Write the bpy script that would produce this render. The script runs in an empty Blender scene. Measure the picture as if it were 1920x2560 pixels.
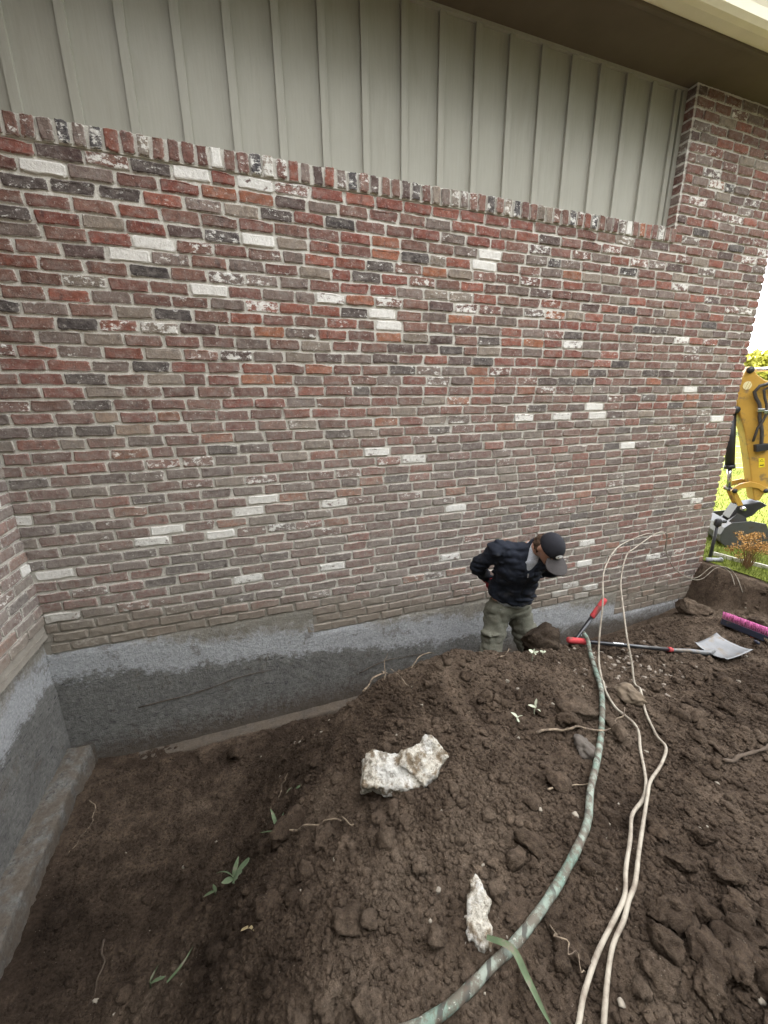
import bpy, bmesh, math, random
import numpy as np
from mathutils import Vector, Matrix

# ------------------------------------------------------------------ camera
scene = bpy.context.scene
COL = scene.collection
cam_data = bpy.data.cameras.new('camera')
cam = bpy.data.objects.new('camera', cam_data)
COL.objects.link(cam)
PITCH, YAW, ROLL = .270146, .330708, -.013372
_cy, _sy, _cp, _sp = math.cos(YAW), math.sin(YAW), math.cos(PITCH), math.sin(PITCH)
_f = Vector((_sy*_cp, _cy*_cp, -_sp)); _r = Vector((_cy, -_sy, 0)); _u = _r.cross(_f)
_r2 = math.cos(ROLL)*_r + math.sin(ROLL)*_u; _u2 = -math.sin(ROLL)*_r + math.cos(ROLL)*_u
cam.matrix_world = Matrix(((_r2.x, _u2.x, -_f.x, 0.0), (_r2.y, _u2.y, -_f.y, -2.95), (_r2.z, _u2.z, -_f.z, 1.95), (0, 0, 0, 1)))
cam_data.sensor_fit = 'VERTICAL'; cam_data.sensor_height = 36.0; cam_data.sensor_width = 27.0
cam_data.lens = 974.33/2560*36.0
cam_data.shift_y = -6.6/2560
cam_data.clip_start = 0.02; cam_data.clip_end = 900
scene.camera = cam

# ------------------------------------------------------------------ sky, sun, exposure
SUN = Vector((-.20, .92, 1.0)).normalized()          # towards the sun
world = bpy.data.worlds.new('World'); scene.world = world; world.use_nodes = True
wn, wl = world.node_tree.nodes, world.node_tree.links
wn.clear()
w_out = wn.new('ShaderNodeOutputWorld'); w_bg = wn.new('ShaderNodeBackground')
w_sky = wn.new('ShaderNodeTexSky'); w_sky.sky_type = 'NISHITA'; w_sky.sun_disc = False
w_sky.sun_elevation = math.asin(SUN.z); w_sky.sun_rotation = math.atan2(SUN.x, SUN.y)
w_sky.dust_density = 1.6; w_sky.ozone_density = 1.0
w_tc = wn.new('ShaderNodeTexCoord'); w_map = wn.new('ShaderNodeMapping'); w_map.inputs['Scale'].default_value = (1, 1, 2.6)
w_noise = wn.new('ShaderNodeTexNoise'); w_noise.inputs['Scale'].default_value = 2.3; w_noise.inputs['Detail'].default_value = 7; w_noise.inputs['Roughness'].default_value = .58
w_ramp = wn.new('ShaderNodeValToRGB'); w_ramp.color_ramp.elements[0].position = .30; w_ramp.color_ramp.elements[1].position = .62
w_ramp.color_ramp.elements[0].color = (.35, .35, .35, 1); w_ramp.color_ramp.elements[1].color = (.95, .95, .95, 1)
w_mix = wn.new('ShaderNodeMix'); w_mix.data_type = 'RGBA'
w_mix.inputs[7].default_value = (7.4, 7.3, 7.1, 1)
wl.new(w_tc.outputs['Generated'], w_map.inputs['Vector']); wl.new(w_map.outputs[0], w_noise.inputs['Vector'])
wl.new(w_noise.outputs['Fac'], w_ramp.inputs['Fac']); wl.new(w_ramp.outputs['Color'], w_mix.inputs[0])
wl.new(w_sky.outputs['Color'], w_mix.inputs[6]); wl.new(w_mix.outputs[2], w_bg.inputs['Color'])
wl.new(w_bg.outputs[0], w_out.inputs['Surface'])
w_bg.inputs['Strength'].default_value = .12
sun_data = bpy.data.lights.new('sun', 'SUN'); sun_data.energy = 2.9; sun_data.angle = math.radians(.55); sun_data.color = (1.0, .94, .84)
sun_obj = bpy.data.objects.new('sun', sun_data); COL.objects.link(sun_obj)
sun_obj.rotation_euler = SUN.to_track_quat('Z', 'Y').to_euler()
scene.view_settings.view_transform = 'Standard'; scene.view_settings.look = 'None'
scene.view_settings.gamma = 1.0; scene.view_settings.exposure = 3.4
scene.view_settings.use_curve_mapping = False

# ------------------------------------------------------------------ helpers
rng = np.random.default_rng(7)
random.seed(7)

def _hash(i, j, k, s):
    n = (i*374761393 + j*668265263 + k*2147483647 + s*974711) & 0xffffffff
    n = ((n ^ (n >> 13))*1274126177) & 0xffffffff
    n = (n ^ (n >> 16)) & 0xffffffff
    return n.astype(np.float64)/4294967295.0

def noise3(x, y, z, s=0):
    """value noise in -1..1"""
    x, y, z = np.broadcast_arrays(np.asarray(x, float), np.asarray(y, float), np.asarray(z, float))
    xi, yi, zi = np.floor(x).astype(np.int64), np.floor(y).astype(np.int64), np.floor(z).astype(np.int64)
    fx, fy, fz = x-xi, y-yi, z-zi
    u, v, w = fx*fx*(3-2*fx), fy*fy*(3-2*fy), fz*fz*(3-2*fz)
    def c(a, b, d): return _hash(xi+a, yi+b, zi+d, s)
    r = ((c(0,0,0)*(1-u)+c(1,0,0)*u)*(1-v) + (c(0,1,0)*(1-u)+c(1,1,0)*u)*v)*(1-w) + \
        ((c(0,0,1)*(1-u)+c(1,0,1)*u)*(1-v) + (c(0,1,1)*(1-u)+c(1,1,1)*u)*v)*w
    return r*2-1

def noise2(x, y, s=0): return noise3(x, y, np.zeros_like(np.asarray(x, float))+.37, s)
def fbm2(x, y, oct=4, s=0, g=.5):
    r, a, t = 0, 1.0, 0
    for o in range(oct):
        r = r + a*noise2(x*2**o+o*7.3, y*2**o-o*3.1, s+o); t += a; a *= g
    return r/t
def lumps(x, y, cell, s=0, rmin=.25, rmax=.75):
    """rounded bumps, one at most per jittered cell; height in cell units"""
    gx, gy = x/cell, y/cell
    ix, iy = np.floor(gx).astype(np.int64), np.floor(gy).astype(np.int64)
    out = np.zeros_like(gx)
    zz = np.zeros_like(ix)
    for a in (-1, 0, 1):
        for b in (-1, 0, 1):
            jx, jy = ix+a, iy+b
            cx = jx+_hash(jx, jy, zz, s); cy = jy+_hash(jx, jy, zz, s+1)
            r = rmin+(rmax-rmin)*_hash(jx, jy, zz, s+2)**2
            el = .7+.6*_hash(jx, jy, zz, s+3)
            d2 = ((gx-cx)*el)**2+((gy-cy)/el)**2
            out = np.maximum(out, np.sqrt(np.maximum(0, r*r-d2))*.75)
    return out*cell
def smooth(a, b, x):
    t = np.clip((x-a)/(b-a), 0, 1); return t*t*(3-2*t)

def mesh_obj(name, V, F, m=None, parent=None, smooth_shade=False, attrs=None):
    me = bpy.data.meshes.new(name)
    V = np.asarray(V, float)
    if isinstance(F, np.ndarray):
        n, k = F.shape
        me.vertices.add(len(V)); me.vertices.foreach_set('co', V.astype(np.float32).ravel())
        me.loops.add(n*k); me.loops.foreach_set('vertex_index', F.astype(np.int32).ravel())
        me.polygons.add(n); me.polygons.foreach_set('loop_start', np.arange(0, n*k, k, dtype=np.int32))
        me.update(calc_edges=True)
    else:
        me.from_pydata([tuple(v) for v in V], [], [tuple(f) for f in F]); me.update()
    if smooth_shade:
        me.polygons.foreach_set('use_smooth', [True]*len(me.polygons))
    if attrs:
        for nm, data in attrs.items():
            data = np.asarray(data, np.float32)
            if data.ndim == 1:
                a = me.attributes.new(nm, 'FLOAT', 'POINT'); a.data.foreach_set('value', data)
            else:
                a = me.attributes.new(nm, 'FLOAT_COLOR', 'POINT'); a.data.foreach_set('color', data.ravel())
    if m is not None: me.materials.append(m)
    o = bpy.data.objects.new(name, me); COL.objects.link(o)
    if parent is not None: o.parent = parent
    return o

def empty(name, loc=(0, 0, 0), parent=None):
    o = bpy.data.objects.new(name, None); COL.objects.link(o); o.location = loc; o.empty_display_size = .1
    if parent is not None: o.parent = parent
    return o
def tag(o, label=None, cat=None, group=None, kind=None):
    if label: o['label'] = label
    if cat: o['category'] = cat
    if group: o['group'] = group
    if kind: o['kind'] = kind
    return o

class MB:
    """collects primitive shapes into one mesh"""
    def __init__(s): s.V, s.F = [], []
    def add(s, V, F):
        n = len(s.V); s.V += [tuple(v) for v in V]; s.F += [tuple(i+n for i in f) for f in F]; return s
    def box(s, lo, hi, M=None):
        x0, y0, z0 = lo; x1, y1, z1 = hi
        V = [(x0,y0,z0),(x1,y0,z0),(x1,y1,z0),(x0,y1,z0),(x0,y0,z1),(x1,y0,z1),(x1,y1,z1),(x0,y1,z1)]
        if M is not None: V = [tuple(M @ Vector(v)) for v in V]
        return s.add(V, [(0,3,2,1),(4,5,6,7),(0,1,5,4),(1,2,6,5),(2,3,7,6),(3,0,4,7)])
    def prism(s, pts, a, b, fn):
        """2-D outline (counter-clockwise) swept from depth a to b; fn(u, v, d) -> xyz"""
        n = len(pts)
        V = [fn(u, v, a) for u, v in pts]+[fn(u, v, b) for u, v in pts]
        F = [tuple(range(n)), tuple(range(2*n-1, n-1, -1))]+[(i, i+n, (i+1) % n+n, (i+1) % n) for i in range(n)]
        return s.add(V, F)
    def tube(s, P, R, n=8, cap=True):
        P = [Vector(p) for p in P]
        if not hasattr(R, '__len__'): R = [R]*len(P)
        V, F = [], []
        t0 = (P[1]-P[0]).normalized()
        u = t0.orthogonal().normalized()
        for i, p in enumerate(P):
            t = (P[min(i+1, len(P)-1)]-P[max(i-1, 0)]).normalized()
            u = (u-t*u.dot(t)).normalized(); w = t.cross(u)
            for k in range(n):
                a = 2*math.pi*k/n
                V.append(p+(u*math.cos(a)+w*math.sin(a))*R[i])
        for i in range(len(P)-1):
            for k in range(n):
                F.append((i*n+k, i*n+(k+1) % n, (i+1)*n+(k+1) % n, (i+1)*n+k))
        if cap:
            F.append(tuple(range(n-1, -1, -1))); F.append(tuple((len(P)-1)*n+k for k in range(n)))
        return s.add(V, F)
    def build(s, name, m, parent=None, smooth_shade=False, bevel=0):
        o = mesh_obj(name, s.V, s.F, m, parent, smooth_shade)
        if bevel:
            md = o.modifiers.new('bevel', 'BEVEL'); md.width = bevel; md.segments = 2; md.limit_method = 'ANGLE'
        return o

def catmull(P, n=8):
    P = [np.array(p, float) for p in P]; Q = [2*P[0]-P[1]]+P+[2*P[-1]-P[-2]]; out = []
    for i in range(1, len(Q)-2):
        for k in range(n):
            t = k/n
            out.append(.5*((2*Q[i])+(-Q[i-1]+Q[i+1])*t+(2*Q[i-1]-5*Q[i]+4*Q[i+1]-Q[i+2])*t*t+(-Q[i-1]+3*Q[i]-3*Q[i+1]+Q[i+2])*t**3))
    out.append(P[-1]); return out

def long_tube(name, P, r, m, parent=None, n=10, wob=0.0):
    P = np.array(P); V, F = [], []; al = []
    L = np.concatenate([[0], np.cumsum(np.linalg.norm(np.diff(P, axis=0), axis=1))])
    mb = MB(); R = r*(1+wob*noise2(L*30, L*0, 5)) if np.isscalar(r) else np.array(r)
    mb.tube(P, list(R), n)
    a = np.repeat(L, n); b = np.tile(np.arange(n)/n, len(P))
    return mesh_obj(name, mb.V, mb.F, m, parent, True, {'along': a, 'around': b})

# ---- signed distance modelling (numpy) and a surface-net mesher
def surface_nets(f, lo, hi, h):
    lo = np.array(lo, float); hi = np.array(hi, float)
    n = np.ceil((hi-lo)/h).astype(int)+1
    ax = [lo[i]+np.arange(n[i])*h for i in range(3)]
    X, Y, Z = np.meshgrid(*ax, indexing='ij')
    V = f(X, Y, Z)
    ins = V < 0
    m = n-1
    cnt = np.zeros(m); S = np.zeros(tuple(m)+(3,))
    cs = [(a, b, c) for a in (0, 1) for b in (0, 1) for c in (0, 1)]
    def sl(o): return tuple(slice(o[i], o[i]+m[i]) for i in range(3))
    for ai in range(8):
        for bi in range(ai+1, 8):
            A, B = cs[ai], cs[bi]
            if sum(abs(A[i]-B[i]) for i in range(3)) != 1: continue
            va, vb = V[sl(A)], V[sl(B)]
            k = (va < 0) != (vb < 0)
            t = np.where(k, va/np.where(k, va-vb, 1), 0)
            for d in range(3): S[..., d] += np.where(k, A[d]+(B[d]-A[d])*t, 0)
            cnt += k
    act = cnt > 0
    idx = -np.ones(m, int); idx[act] = np.arange(act.sum())
    base = np.stack(np.meshgrid(*[np.arange(k) for k in m], indexing='ij'), -1)
    P = (base[act]+S[act]/cnt[act][:, None])*h+lo
    faces = []
    for d in range(3):
        e1, e2 = (d+1) % 3, (d+2) % 3
        o1 = [slice(None)]*3; o2 = [slice(None)]*3
        o1[d] = slice(0, n[d]-1); o2[d] = slice(1, n[d])
        a, b = ins[tuple(o1)], ins[tuple(o2)]
        ch = np.argwhere(a != b)
        if not len(ch): continue
        ok = (ch[:, e1] > 0) & (ch[:, e2] > 0) & (ch[:, e1] < m[e1]) & (ch[:, e2] < m[e2])
        ch = ch[ok]
        q = []
        for (da, db) in ((-1, -1), (0, -1), (0, 0), (-1, 0)):
            c = ch.copy(); c[:, e1] += da; c[:, e2] += db
            q.append(idx[c[:, 0], c[:, 1], c[:, 2]])
        q = np.stack(q, 1)
        s = a[ch[:, 0], ch[:, 1], ch[:, 2]]
        q[~s] = q[~s][:, ::-1]
        faces.append(q)
    return P, np.concatenate(faces)
def sd_cone(X, Y, Z, a, b, ra, rb):
    a = np.array(a, float); b = np.array(b, float); ba = b-a
    px, py, pz = X-a[0], Y-a[1], Z-a[2]
    t = np.clip((px*ba[0]+py*ba[1]+pz*ba[2])/(ba@ba), 0, 1)
    return np.sqrt((px-t*ba[0])**2+(py-t*ba[1])**2+(pz-t*ba[2])**2)-(ra+(rb-ra)*t)
def sd_ell(X, Y, Z, c, r, R=None):
    px, py, pz = X-c[0], Y-c[1], Z-c[2]
    if R is not None:
        px, py, pz = R[0][0]*px+R[0][1]*py+R[0][2]*pz, R[1][0]*px+R[1][1]*py+R[1][2]*pz, R[2][0]*px+R[2][1]*py+R[2][2]*pz
    k = np.sqrt((px/r[0])**2+(py/r[1])**2+(pz/r[2])**2)
    return (k-1)*min(r)
def smin(a, b, k):
    h = np.clip(.5+.5*(b-a)/k, 0, 1); return b*(1-h)+a*h-k*h*(1-h)

# ---- node materials
class NT:
    def __init__(s, name):
        s.m = bpy.data.materials.new(name); s.m.use_nodes = True
        s.n, s.l = s.m.node_tree.nodes, s.m.node_tree.links
        s.bsdf = s.n['Principled BSDF']; s._pos = None
    def put(s, sock, v):
        if isinstance(v, bpy.types.NodeSocket): s.l.new(v, sock)
        elif v is not None:
            if isinstance(v, (tuple, list)) and len(v) == 3 and sock.type == 'RGBA': v = (*v, 1)
            sock.default_value = v
    def pos(s):
        if s._pos is None: s._pos = s.n.new('ShaderNodeNewGeometry').outputs['Position']
        return s._pos
    def scale(s, v, k):
        n = s.n.new('ShaderNodeVectorMath'); n.operation = 'MULTIPLY'; s.put(n.inputs[0], v); n.inputs[1].default_value = k; return n.outputs[0]
    def noise(s, sc, det=4, ro=.55, vec=None, dist=0):
        n = s.n.new('ShaderNodeTexNoise'); s.put(n.inputs['Vector'], vec if vec is not None else s.pos())
        n.inputs['Scale'].default_value = sc; n.inputs['Detail'].default_value = det; n.inputs['Roughness'].default_value = ro; n.inputs['Distortion'].default_value = dist
        return n.outputs['Fac']
    def voro(s, sc, vec=None, feat='F1', rand=1):
        n = s.n.new('ShaderNodeTexVoronoi'); n.feature = feat; s.put(n.inputs['Vector'], vec if vec is not None else s.pos()); n.inputs['Scale'].default_value = sc; n.inputs['Randomness'].default_value = rand
        return n.outputs['Distance']
    def math(s, op, a, b=None, c=None, clamp=False):
        n = s.n.new('ShaderNodeMath'); n.operation = op; n.use_clamp = clamp
        s.put(n.inputs[0], a)
        if b is not None: s.put(n.inputs[1], b)
        if c is not None: s.put(n.inputs[2], c)
        return n.outputs[0]
    def step(s, v, a, b, lo=0, hi=1):
        n = s.n.new('ShaderNodeMapRange'); n.interpolation_type = 'SMOOTHSTEP'
        s.put(n.inputs['Value'], v); s.put(n.inputs['From Min'], a); s.put(n.inputs['From Max'], b); s.put(n.inputs['To Min'], lo); s.put(n.inputs['To Max'], hi)
        return n.outputs[0]
    def mix(s, f, a, b, mode='MIX'):
        n = s.n.new('ShaderNodeMix'); n.data_type = 'RGBA'; n.blend_type = mode; s.put(n.inputs[0], f); s.put(n.inputs[6], a); s.put(n.inputs[7], b); return n.outputs[2]
    def ramp(s, f, stops):
        n = s.n.new('ShaderNodeValToRGB'); e = n.color_ramp.elements
        e[0].position, e[0].color = stops[0][0], (*stops[0][1], 1); e[1].position, e[1].color = stops[-1][0], (*stops[-1][1], 1)
        for p, c in stops[1:-1]:
            x = e.new(p); x.color = (*c, 1)
        s.put(n.inputs[0], f); return n.outputs[0]
    def sep(s, v):
        n = s.n.new('ShaderNodeSeparateXYZ'); s.put(n.inputs[0], v); return n.outputs
    def attr(s, nm, typ='GEOMETRY'):
        n = s.n.new('ShaderNodeAttribute'); n.attribute_type = typ; n.attribute_name = nm; return n.outputs
    def bump(s, h, strength=.5, dist=.01):
        n = s.n.new('ShaderNodeBump'); n.inputs['Strength'].default_value = strength; n.inputs['Distance'].default_value = dist; s.put(n.inputs['Height'], h); s.l.new(n.outputs[0], s.bsdf.inputs['Normal'])
    def done(s, col, rough=.9, spec=.2, metal=0):
        s.put(s.bsdf.inputs['Base Color'], col); s.put(s.bsdf.inputs['Roughness'], rough); s.put(s.bsdf.inputs['Specular IOR Level'], spec); s.put(s.bsdf.inputs['Metallic'], metal); return s.m

def simple_mat(name, col, rough=.8, var=.15, sc=20, spec=.25, metal=0, dirt=None, dsc=9, damt=.5, bump=0):
    t = NT(name); f = t.noise(sc, 5)
    c = t.mix(1.0, col, t.ramp(f, [(.25, (1-var,)*3), (.75, (1+var,)*3)]), 'MULTIPLY')
    if dirt:
        d = t.step(t.noise(dsc, 6, .65), .62-damt*.35, .72-damt*.2)
        c = t.mix(d, c, dirt)
    if bump: t.bump(t.noise(sc*3, 4), bump, .004)
    return t.done(c, rough, spec, metal)

def brick_material(name, per_object):
    t = NT(name)
    if per_object:
        n = t.n.new('ShaderNodeObjectInfo'); col, wam = n.outputs['Color'], n.outputs['Alpha']
    else:
        a = t.attr('brick_colour'); col, wam = a['Color'], a['Alpha']
    px = t.sep(t.pos())
    n1 = t.noise(26, 6, .6); n2 = t.noise(120, 4, .6); n3 = t.noise(9, 4, .6)
    c = t.mix(1.0, col, t.ramp(n1, [(.28, (.66, .64, .64)), (.55, (1, 1, 1)), (.75, (1.28, 1.27, 1.25))]), 'MULTIPLY')
    c = t.mix(1.0, c, t.ramp(n2, [(.3, (.80,)*3), (.7, (1.2,)*3)]), 'MULTIPLY')
    # charred / darker streaks
    ch = t.step(t.noise(15, 6, .66, t.scale(t.pos(), (1.7, 1, .8))), .55, .70)
    c = t.mix(t.math('MULTIPLY', ch, .6), c, (.042, .033, .034))
    # thin pale film of old mortar wash, everywhere a little
    fm = t.step(t.noise(20, 8, .72, t.scale(t.pos(), (.8, 1, 1.5))), .42, .68)
    c = t.mix(t.math('MULTIPLY', fm, .42), c, (.275, .245, .220))
    # lime haze: a thin grey film over the lower part of the wall
    gz = t.math('ADD', px[2], t.math('MULTIPLY', t.math('SUBTRACT', n3, .5), 1.5))
    gx = t.math('ADD', px[0], t.math('MULTIPLY', t.math('SUBTRACT', t.noise(2.2, 3), .5), 3.0))
    hz = t.math('MULTIPLY', t.step(gz, 2.7, 1.0), t.step(gx, 4.6, 1.2, .4, 1.0))
    hz = t.math('MULTIPLY', hz, t.step(t.noise(40, 6, .65), .30, .62, .35, 1.0))
    c = t.mix(t.math('MULTIPLY', hz, .68), c, t.mix(n1, (.190, .165, .146), (.320, .290, .262)))
    # old paint and mortar smears
    nw = t.noise(24, 10, .76, t.scale(t.pos(), (.85, 1, 1.35)))
    thr = t.step(wam, 0, 1, .69, .33)
    wm = t.step(nw, thr, t.math('ADD', thr, .055))
    c = t.mix(t.math('MULTIPLY', wm, .90), c, t.mix(t.noise(60, 5, .7), (.42, .395, .355), (.84, .83, .79)))
    # flecks of lime, and mortar left clinging round the edges
    fk = t.step(t.noise(58, 8, .74), .575, .64)
    c = t.mix(t.math('MULTIPLY', fk, .55), c, (.46, .43, .39))
    eg = t.math('ADD', t.attr('edge')['Fac'], t.math('MULTIPLY', t.math('SUBTRACT', t.noise(31, 8, .74), .5), 3.2))
    eg = t.step(eg, .62, 1.0)
    c = t.mix(t.math('MULTIPLY', eg, .8), c, t.mix(n1, (.38, .35, .31), (.55, .52, .47)))
    # mud left where the earth was banked up
    zl = t.math('MULTIPLY_ADD', px[0], -.13, .40)
    mu = t.step(t.math('ADD', t.math('SUBTRACT', px[2], zl), t.math('MULTIPLY', t.math('SUBTRACT', n3, .5), .34)), .16, -.12)
    c = t.mix(t.math('MULTIPLY', mu, .78), c, t.mix(n1, (.13, .105, .08), (.27, .235, .19)))
    t.bump(t.math('ADD', t.noise(70, 6, .7), t.math('MULTIPLY', n1, 1.2)), .75, .006)
    return t.done(c, .92, .15)

def mortar_material():
    t = NT('mortar'); px = t.sep(t.pos())
    n1 = t.noise(14, 6, .65); n2 = t.noise(150, 3); n3 = t.noise(9, 4, .6)
    c = t.mix(n1, (.43, .405, .36), (.60, .575, .52))
    c = t.mix(1.0, c, t.ramp(n2, [(.25, (.80,)*3), (.75, (1.16,)*3)]), 'MULTIPLY')
    zl = t.math('MULTIPLY_ADD', px[0], -.13, .40)
    mu = t.step(t.math('ADD', t.math('SUBTRACT', px[2], zl), t.math('MULTIPLY', t.math('SUBTRACT', n3, .5), .34)), .16, -.12)
    c = t.mix(t.math('MULTIPLY', mu, .8), c, t.mix(n1, (.12, .10, .08), (.25, .22, .18)))
    t.bump(t.math('ADD', n2, t.noise(60, 5)), .6, .005)
    return t.done(c, .95, .1)

def concrete_material(name='foundation_concrete', muddy=0.0):
    t = NT(name); P = t.pos(); px = t.sep(P)
    n1 = t.noise(6, 8, .68); n2 = t.noise(60, 8, .75); nb = t.noise(2.4, 5, .6); nf = t.noise(28, 10, .8)
    base = t.mix(n1, (.088, .086, .081), (.220, .214, .198))
    base = t.mix(1.0, base, t.ramp(nf, [(.3, (.62,)*3), (.7, (1.4,)*3)]), 'MULTIPLY')
    # board marks and scrapes from the digger
    scr = t.step(t.noise(11, 8, .78, t.scale(P, (1.3, 1.3, 8))), .56, .61)
    base = t.mix(t.math('MULTIPLY', scr, .7), base, (.028, .029, .034))
    sc2 = t.step(t.noise(15, 6, .7, t.scale(P, (5, 5, 1.1))), .66, .69)
    base = t.mix(t.math('MULTIPLY', sc2, .6), base, (.03, .031, .036))
    pl = t.step(t.noise(20, 7, .7, t.scale(P, (1, 1, 5))), .60, .66)
    base = t.mix(t.math('MULTIPLY', pl, .35), base, (.30, .30, .295))
    # lime bloom: a pale granular band under the bricks, following the stepped ledge
    zl = t.math('ADD', t.math('MULTIPLY_ADD', px[0], -.125, .05), t.math('MULTIPLY', t.math('SUBTRACT', nb, .5), .42))
    dz = t.math('SUBTRACT', px[2], t.math('ADD', zl, t.math('MULTIPLY', t.math('SUBTRACT', nf, .5), .34)))
    bl = t.math('MULTIPLY', t.step(dz, -.30, .0), t.step(dz, .30, .05))
    bl = t.step(t.math('ADD', bl, t.math('MULTIPLY', t.math('SUBTRACT', t.noise(19, 10, .8, t.scale(P, (.8, .8, 1.5))), .5), 1.7)), .42, .78)
    base = t.mix(t.math('MULTIPLY', bl, .82), base, t.mix(n2, (.27, .275, .28), (.50, .51, .52)))
    # dried mud above the bloom
    mu = t.math('MULTIPLY', t.step(dz, .05, .17), t.step(n1, .25, .6, .65, 1))
    base = t.mix(t.math('MULTIPLY', mu, .85), base, t.mix(nf, (.16, .142, .112), (.31, .285, .24)))
    # earth stuck along the foot
    ft = t.step(t.math('ADD', px[2], t.math('MULTIPLY', t.math('SUBTRACT', nf, .5), .5)), -.40, -.66)
    base = t.mix(t.math('MULTIPLY', ft, .8), base, (.085, .066, .050))
    st = t.step(t.noise(5, 9, .78), .56, .62)
    base = t.mix(t.math('MULTIPLY', st, .5), base, t.mix(n2, (.07, .058, .045), (.16, .135, .105)))
    tar = t.step(t.noise(12, 10, .82, t.scale(P, (1, 1, 2.2))), .59, .63)
    tar = t.math('MULTIPLY', tar, t.step(dz, .0, -.12))
    base = t.mix(t.math('MULTIPLY', tar, .8), base, (.026, .028, .034))
    if muddy:
        e = t.step(t.noise(9, 8, .7), .36, .56); base = t.mix(t.math('MULTIPLY', e, muddy), base, t.mix(nf, (.075, .058, .043), (.16, .13, .10)))
    base = t.mix(1.0, base, t.ramp(n2, [(.25, (.74,)*3), (.75, (1.26,)*3)]), 'MULTIPLY')
    t.bump(t.math('ADD', t.noise(45, 9, .8), n1), 1.0, .016)
    return t.done(base, .93, .15)

def soil_material(name, dark=1.0):
    t = NT(name); n0 = t.noise(1.35, 8, .66); n1 = t.noise(11, 7, .68); n2 = t.noise(70, 6, .7)
    c = t.ramp(n0, [(.34, (.040, .028, .020)), (.47, (.074, .053, .038)), (.57, (.110, .081, .059)), (.72, (.152, .116, .086))])
    c = t.mix(1.0, c, t.ramp(n1, [(.28, (.55, .53, .50)), (.52, (1, 1, 1)), (.76, (1.42, 1.40, 1.36))]), 'MULTIPLY')
    c = t.mix(1.0, c, t.ramp(n2, [(.28, (.52,)*3), (.72, (1.5,)*3)]), 'MULTIPLY')
    gr = t.step(t.voro(85), .16, .10); gr = t.math('MULTIPLY', gr, t.step(t.noise(23, 2), .57, .63))
    c = t.mix(t.math('MULTIPLY', gr, .75), c, (.26, .225, .18))
    if dark != 1: c = t.mix(1.0, c, (dark,)*3, 'MULTIPLY')
    t.bump(t.math('ADD', t.noise(48, 9, .8), t.math('MULTIPLY', t.noise(210, 5, .7), .6)), 1.0, .022)
    return t.done(c, .97, .08)

M = {}
M['brick'] = brick_material('old_brick', True); M['brick_far'] = brick_material('old_brick_joined', False)
M['mortar'] = mortar_material(); M['concrete'] = concrete_material(); M['footing'] = concrete_material('footing_concrete', .8)
M['soil'] = soil_material('dug_soil'); M['clod'] = soil_material('soil_clod', .95)

def siding_material():
    t = NT('sage_paint'); P = t.pos()
    g = t.noise(5, 6, .6, t.scale(P, (14, 14, .9))); n1 = t.noise(3.0, 5, .6); n2 = t.noise(90, 4)
    c = t.mix(n1, (.268, .258, .216), (.306, .296, .252))
    c = t.mix(1.0, c, t.ramp(g, [(.3, (.95,)*3), (.7, (1.04,)*3)]), 'MULTIPLY')
    sm = t.step(t.noise(3, 7, .7, t.scale(P, (5, 5, .7))), .48, .72)
    c = t.mix(t.math('MULTIPLY', sm, .28), c, (.20, .188, .155))
    sp = t.step(t.noise(38, 6, .75), .66, .72)
    c = t.mix(t.math('MULTIPLY', sp, .35), c, (.12, .115, .09))
    t.bump(t.math('ADD', g, t.math('MULTIPLY', n2, .4)), .16, .005)
    return t.done(c, .62, .3)
M['siding'] = siding_material()
M['soffit'] = simple_mat('soffit_paint', (.105, .082, .060), .75, .12, 4)
M['fascia'] = simple_mat('cream_paint', (.70, .65, .50), .45, .05, 6, .4)
M['roof'] = simple_mat('roof_shingle', (.11, .10, .095), .9, .3, 15)

# ------------------------------------------------------------------ the house
STEPS = [(-1.47, .37, .302), (.37, 2.33, .068), (2.33, 3.80, -.165), (3.80, 5.16, -.470)]   # where brick meets concrete
X0, X1 = -1.415, 5.16
def brick_foot(x):
    for a, b, z in STEPS:
        if x < b: return z
    return STEPS[-1][2]

house = tag(empty('house', (1.9, 0, 0)), 'old red brick house with sage siding under the eave', 'house')
def H(o):        # parent to the house keeping world coordinates
    o.parent = house; o.matrix_parent_inverse = Matrix.Translation((-1.9, 0, 0)); return o

def grid_sheet(name, us, vs, fn, m, keep=None):
    U, Vv = np.meshgrid(us, vs, indexing='ij')
    P = fn(U, Vv).reshape(-1, 3); nu, nv = len(us), len(vs)
    i = np.arange((nu-1)*(nv-1)); a = (i//(nv-1))*nv+i % (nv-1)
    F = np.stack([a, a+nv, a+nv+1, a+1], 1)
    if keep is not None:
        k = keep(U, Vv).reshape(-1)[a]; F = F[k]
    return mesh_obj(name, P, F, m, None, True)

# mortar bed of the long wall; rough, so that it laps over brick edges here and there
def wall_fn(U, V):
    y = .0012+.0055*fbm2(U*42, V*42, 3, 3)+.003*noise2(U*9, V*9, 8)
    return np.stack([U, y, V], -1)
us = np.arange(X0-.05, X1-.012, .0125); vs = np.arange(-.66, 4.47, .0125)
def keep_wall(U, V): return (V < 3.33) | (U > 3.79)
brick_wall = H(grid_sheet('brick_wall', us, vs, wall_fn, M['mortar'], keep_wall))
tag(brick_wall, 'long wall of reclaimed red brick with white painted bricks')

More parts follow.
